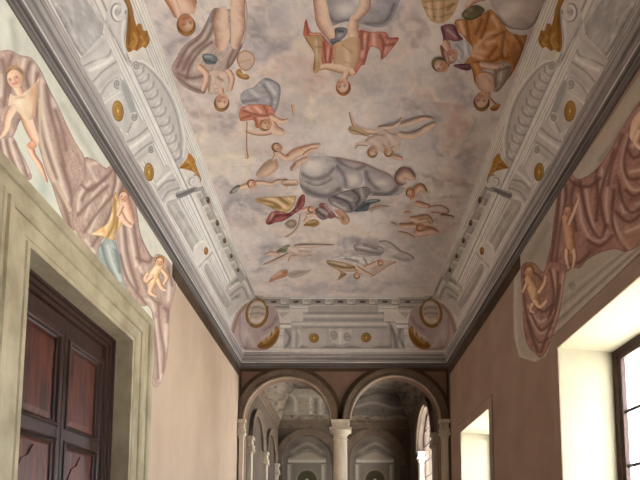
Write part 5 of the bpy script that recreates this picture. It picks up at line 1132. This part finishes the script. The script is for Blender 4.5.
limb(t, B, P(574,250, 575,258, 573,268), [2.8,2.2,1.4], base='c4967a', lo='805040', name='leg')
head(t, B, 567.5, 211, 4.8, 285, hair='7a5c4c', skin='bc8c70')
t = fig('painted_drapery', 'brown red frescoed drapery end hanging in a loop beside the big right window', 'painted drapery', (540,310), B)
cloth(t, B, P(521,268,528,262,536,264,543,272,549,262,566,266,564,284,560,312,554,332,549,346,541,358,534,352,528,346,524,330,522,300), DB,
      darks=[P(524,275,524,300,530,330,538,352), P(530,310,540,330,552,322), P(550,270,554,295,550,315), P(558,272,556,300,548,318), P(532,300,542,312,552,305), P(528,320,538,342,548,338), P(526,270,536,274,544,282), P(560,285,556,310,548,332,541,352)],
      lights=[P(553,270,556,290,553,310), P(528,306,540,322,553,312), P(532,330,540,344,550,332), P(563,275,560,300,553,325), P(522,280,523,310), P(530,316,540,333,550,326)], dc=DBD, lc=DBL, n=.22, w=1.6, ops=[('b','6e4640',.7,524,336,4,5), ('b','74504a',.6,528,268,5,4)])
t = fig('painted_figure', 'frescoed yellowish cherub climbing the looped drapery end beside the big right window', 'painted cherub', (534,288), B)
limb(t, B, P(528,278, 533,290, 535,300), [4,5.4,3.6], base='d0ae84', hi='e4c8a0', lo='8e6a4a', name='body')
limb(t, B, P(535,300, 540,306, 546,300), [3.2,2.8,1.8], base='d0ae84', lo='8e6a4a', name='leg')
limb(t, B, P(533,304, 531,310, 534,312), [2.4,2,1.2], base='c4a078', lo='8e6a4a', name='leg')
limb(t, B, P(538,292, 543,284, 545,276), [2.4,2.2,1.6], base='c8a47c', lo='8e6a4a', name='arm')
limb(t, B, P(527,284, 523,292), [2.2,1.6], base='c09a74', lo='8e6a4a', name='arm')
head(t, B, 529, 271.5, 4.8, 280, hair='74543c', skin='c8a27c')
# ------------------------------------------------------------------ aedicules on the far wall
Fx = 'far'
for cx, sd in ((307,'left'), (375,'right')):
    t = fig('painted_aedicule', f'dim grey painted temple front with pediment inside the {sd} blind arch of the far wall', 'painted aedicule', (cx,470), Fx)
    q = lambda *p: [(cx+p[i], p[i+1]) for i in range(0, len(p), 2)]
    R = .88*430/15.1
    arcp = [(cx+R*math.cos(a), 460-R*math.sin(a)) for a in np.linspace(0, PI, 14)]
    patch('ground', [(cx+R,500)]+arcp+[(cx-R,500)], Fx, '756a60', [('b','463f39',.7,cx-8,446,10,5), ('b','463f39',.6,cx+12,448,8,5), ('l','a39686',.6,2,q(-14,452,0,444,14,452)), ('l','5a5850',.6,1.4,q(-20,458,0,446,20,458)), ('b','3e3832',.6,cx-18,470,4,14), ('b','3e3832',.6,cx+18,470,4,14)], t, sm=False, step=1.2)
    patch('pediment', q(-19,459, 0,449, 19,459, 19,463, -19,463), Fx, '938878', [('l','5c5a52',.7,1,q(-16,458,0,451,16,458)), ('l','c8c4b6',.6,1,q(-18,461,18,461))], t, sm=False, step=1)
    for s in (-1, 1): patch('painted_pilaster', q(s*17-3,464, s*17+3,464, s*17+3,500, s*17-3,500), Fx, '887c6e', [('l','c0bcae',.6,1,q(s*17-1,466,s*17-1,500)), ('l','5c5a52',.6,1,q(s*17+2.5,466,s*17+2.5,500))], t, sm=False, step=1)
    nic = [(cx+11*math.cos(a), 480-11*math.sin(a)) for a in np.linspace(0, PI, 12)]
    patch('niche', [(cx+11,500)]+nic+[(cx-11,500)], Fx, '453f2a', [('l','a39c86',.7,1.2,nic), ('b','3e3a2a',.6,cx+4,484,6,8)], t, sm=False, step=1)
    s_ = fig('painted_statue', f'painted white bust in the niche of the {sd} blind arch of the far wall', 'painted statue', (cx,485), Fx)
    patch('bust', q(-6,500, -6,490, -2,487, -2.5,482, 0,478.5, 2.5,482, 2,487, 6,490, 6,500), Fx, 'bdb6a8', [('b','8a8478',.7,cx+3,490,3,6), ('b','e6e0d2',.7,cx-1,482,1.5,2.5)], s_, step=.8)
# painted architecture on the end cove of the far room
G_ = 'far_cove'
t = fig('painted_scene', 'hazy painted balcony and archway above the far wall seen through the left arch', 'painted scene', (300,400), G_)
z = T(220,340,3.42)
patch('ground', z(165,150, 185,115, 240,105, 330,120, 390,150, 392,256, 182,256), G_, '8d8275', [('b','4c4740',.8,*z(215,210)[0],10,6), ('l','b8aa9a',.7,1.6,z(180,235,195,190,225,180,255,200,260,245)), ('l','b4a898',.7,1.6,z(190,150,250,135,330,150,380,180)), ('l','5c544c',.7,1.4,z(200,165,260,155,340,175)), ('l','beb2a2',.8,1.6,z(310,200,310,252)), ('l','beb2a2',.8,1.6,z(345,205,345,252)), ('l','4e4840',.7,1.6,z(328,205,328,252)), ('l','4e4840',.7,1.8,z(365,200,365,252)), ('l','a89c8c',.7,1.4,z(270,190,380,195)), ('b','b08a74',.6,*z(250,145)[0],5,2.4), ('r','4e4840',.5,20,8,5,4,.04)], t, sm=False, step=1.2)
t = fig('painted_scene', 'dark smoky painted cloud scene above the far wall seen through the right arch', 'painted scene', (375,400), G_)
z = T(330,340,3.43)
patch('ground', z(60,250, 80,190, 110,150, 180,128, 260,140, 300,170, 285,200, 262,256, 60,256), G_, '6c635c', [('b','8e8478',.7,*z(140,190)[0],9,5), ('b','443e3a',.8,*z(210,200)[0],10,5), ('b','928478',.6,*z(235,165)[0],8,3), ('l','a0948a',.6,1.5,z(90,230,150,215,220,235,260,225)), ('l','3e3835',.7,1.6,z(100,200,170,180,240,195)), ('r','3e3835',.5,10,8,4,6,.05)], t, step=1.2)
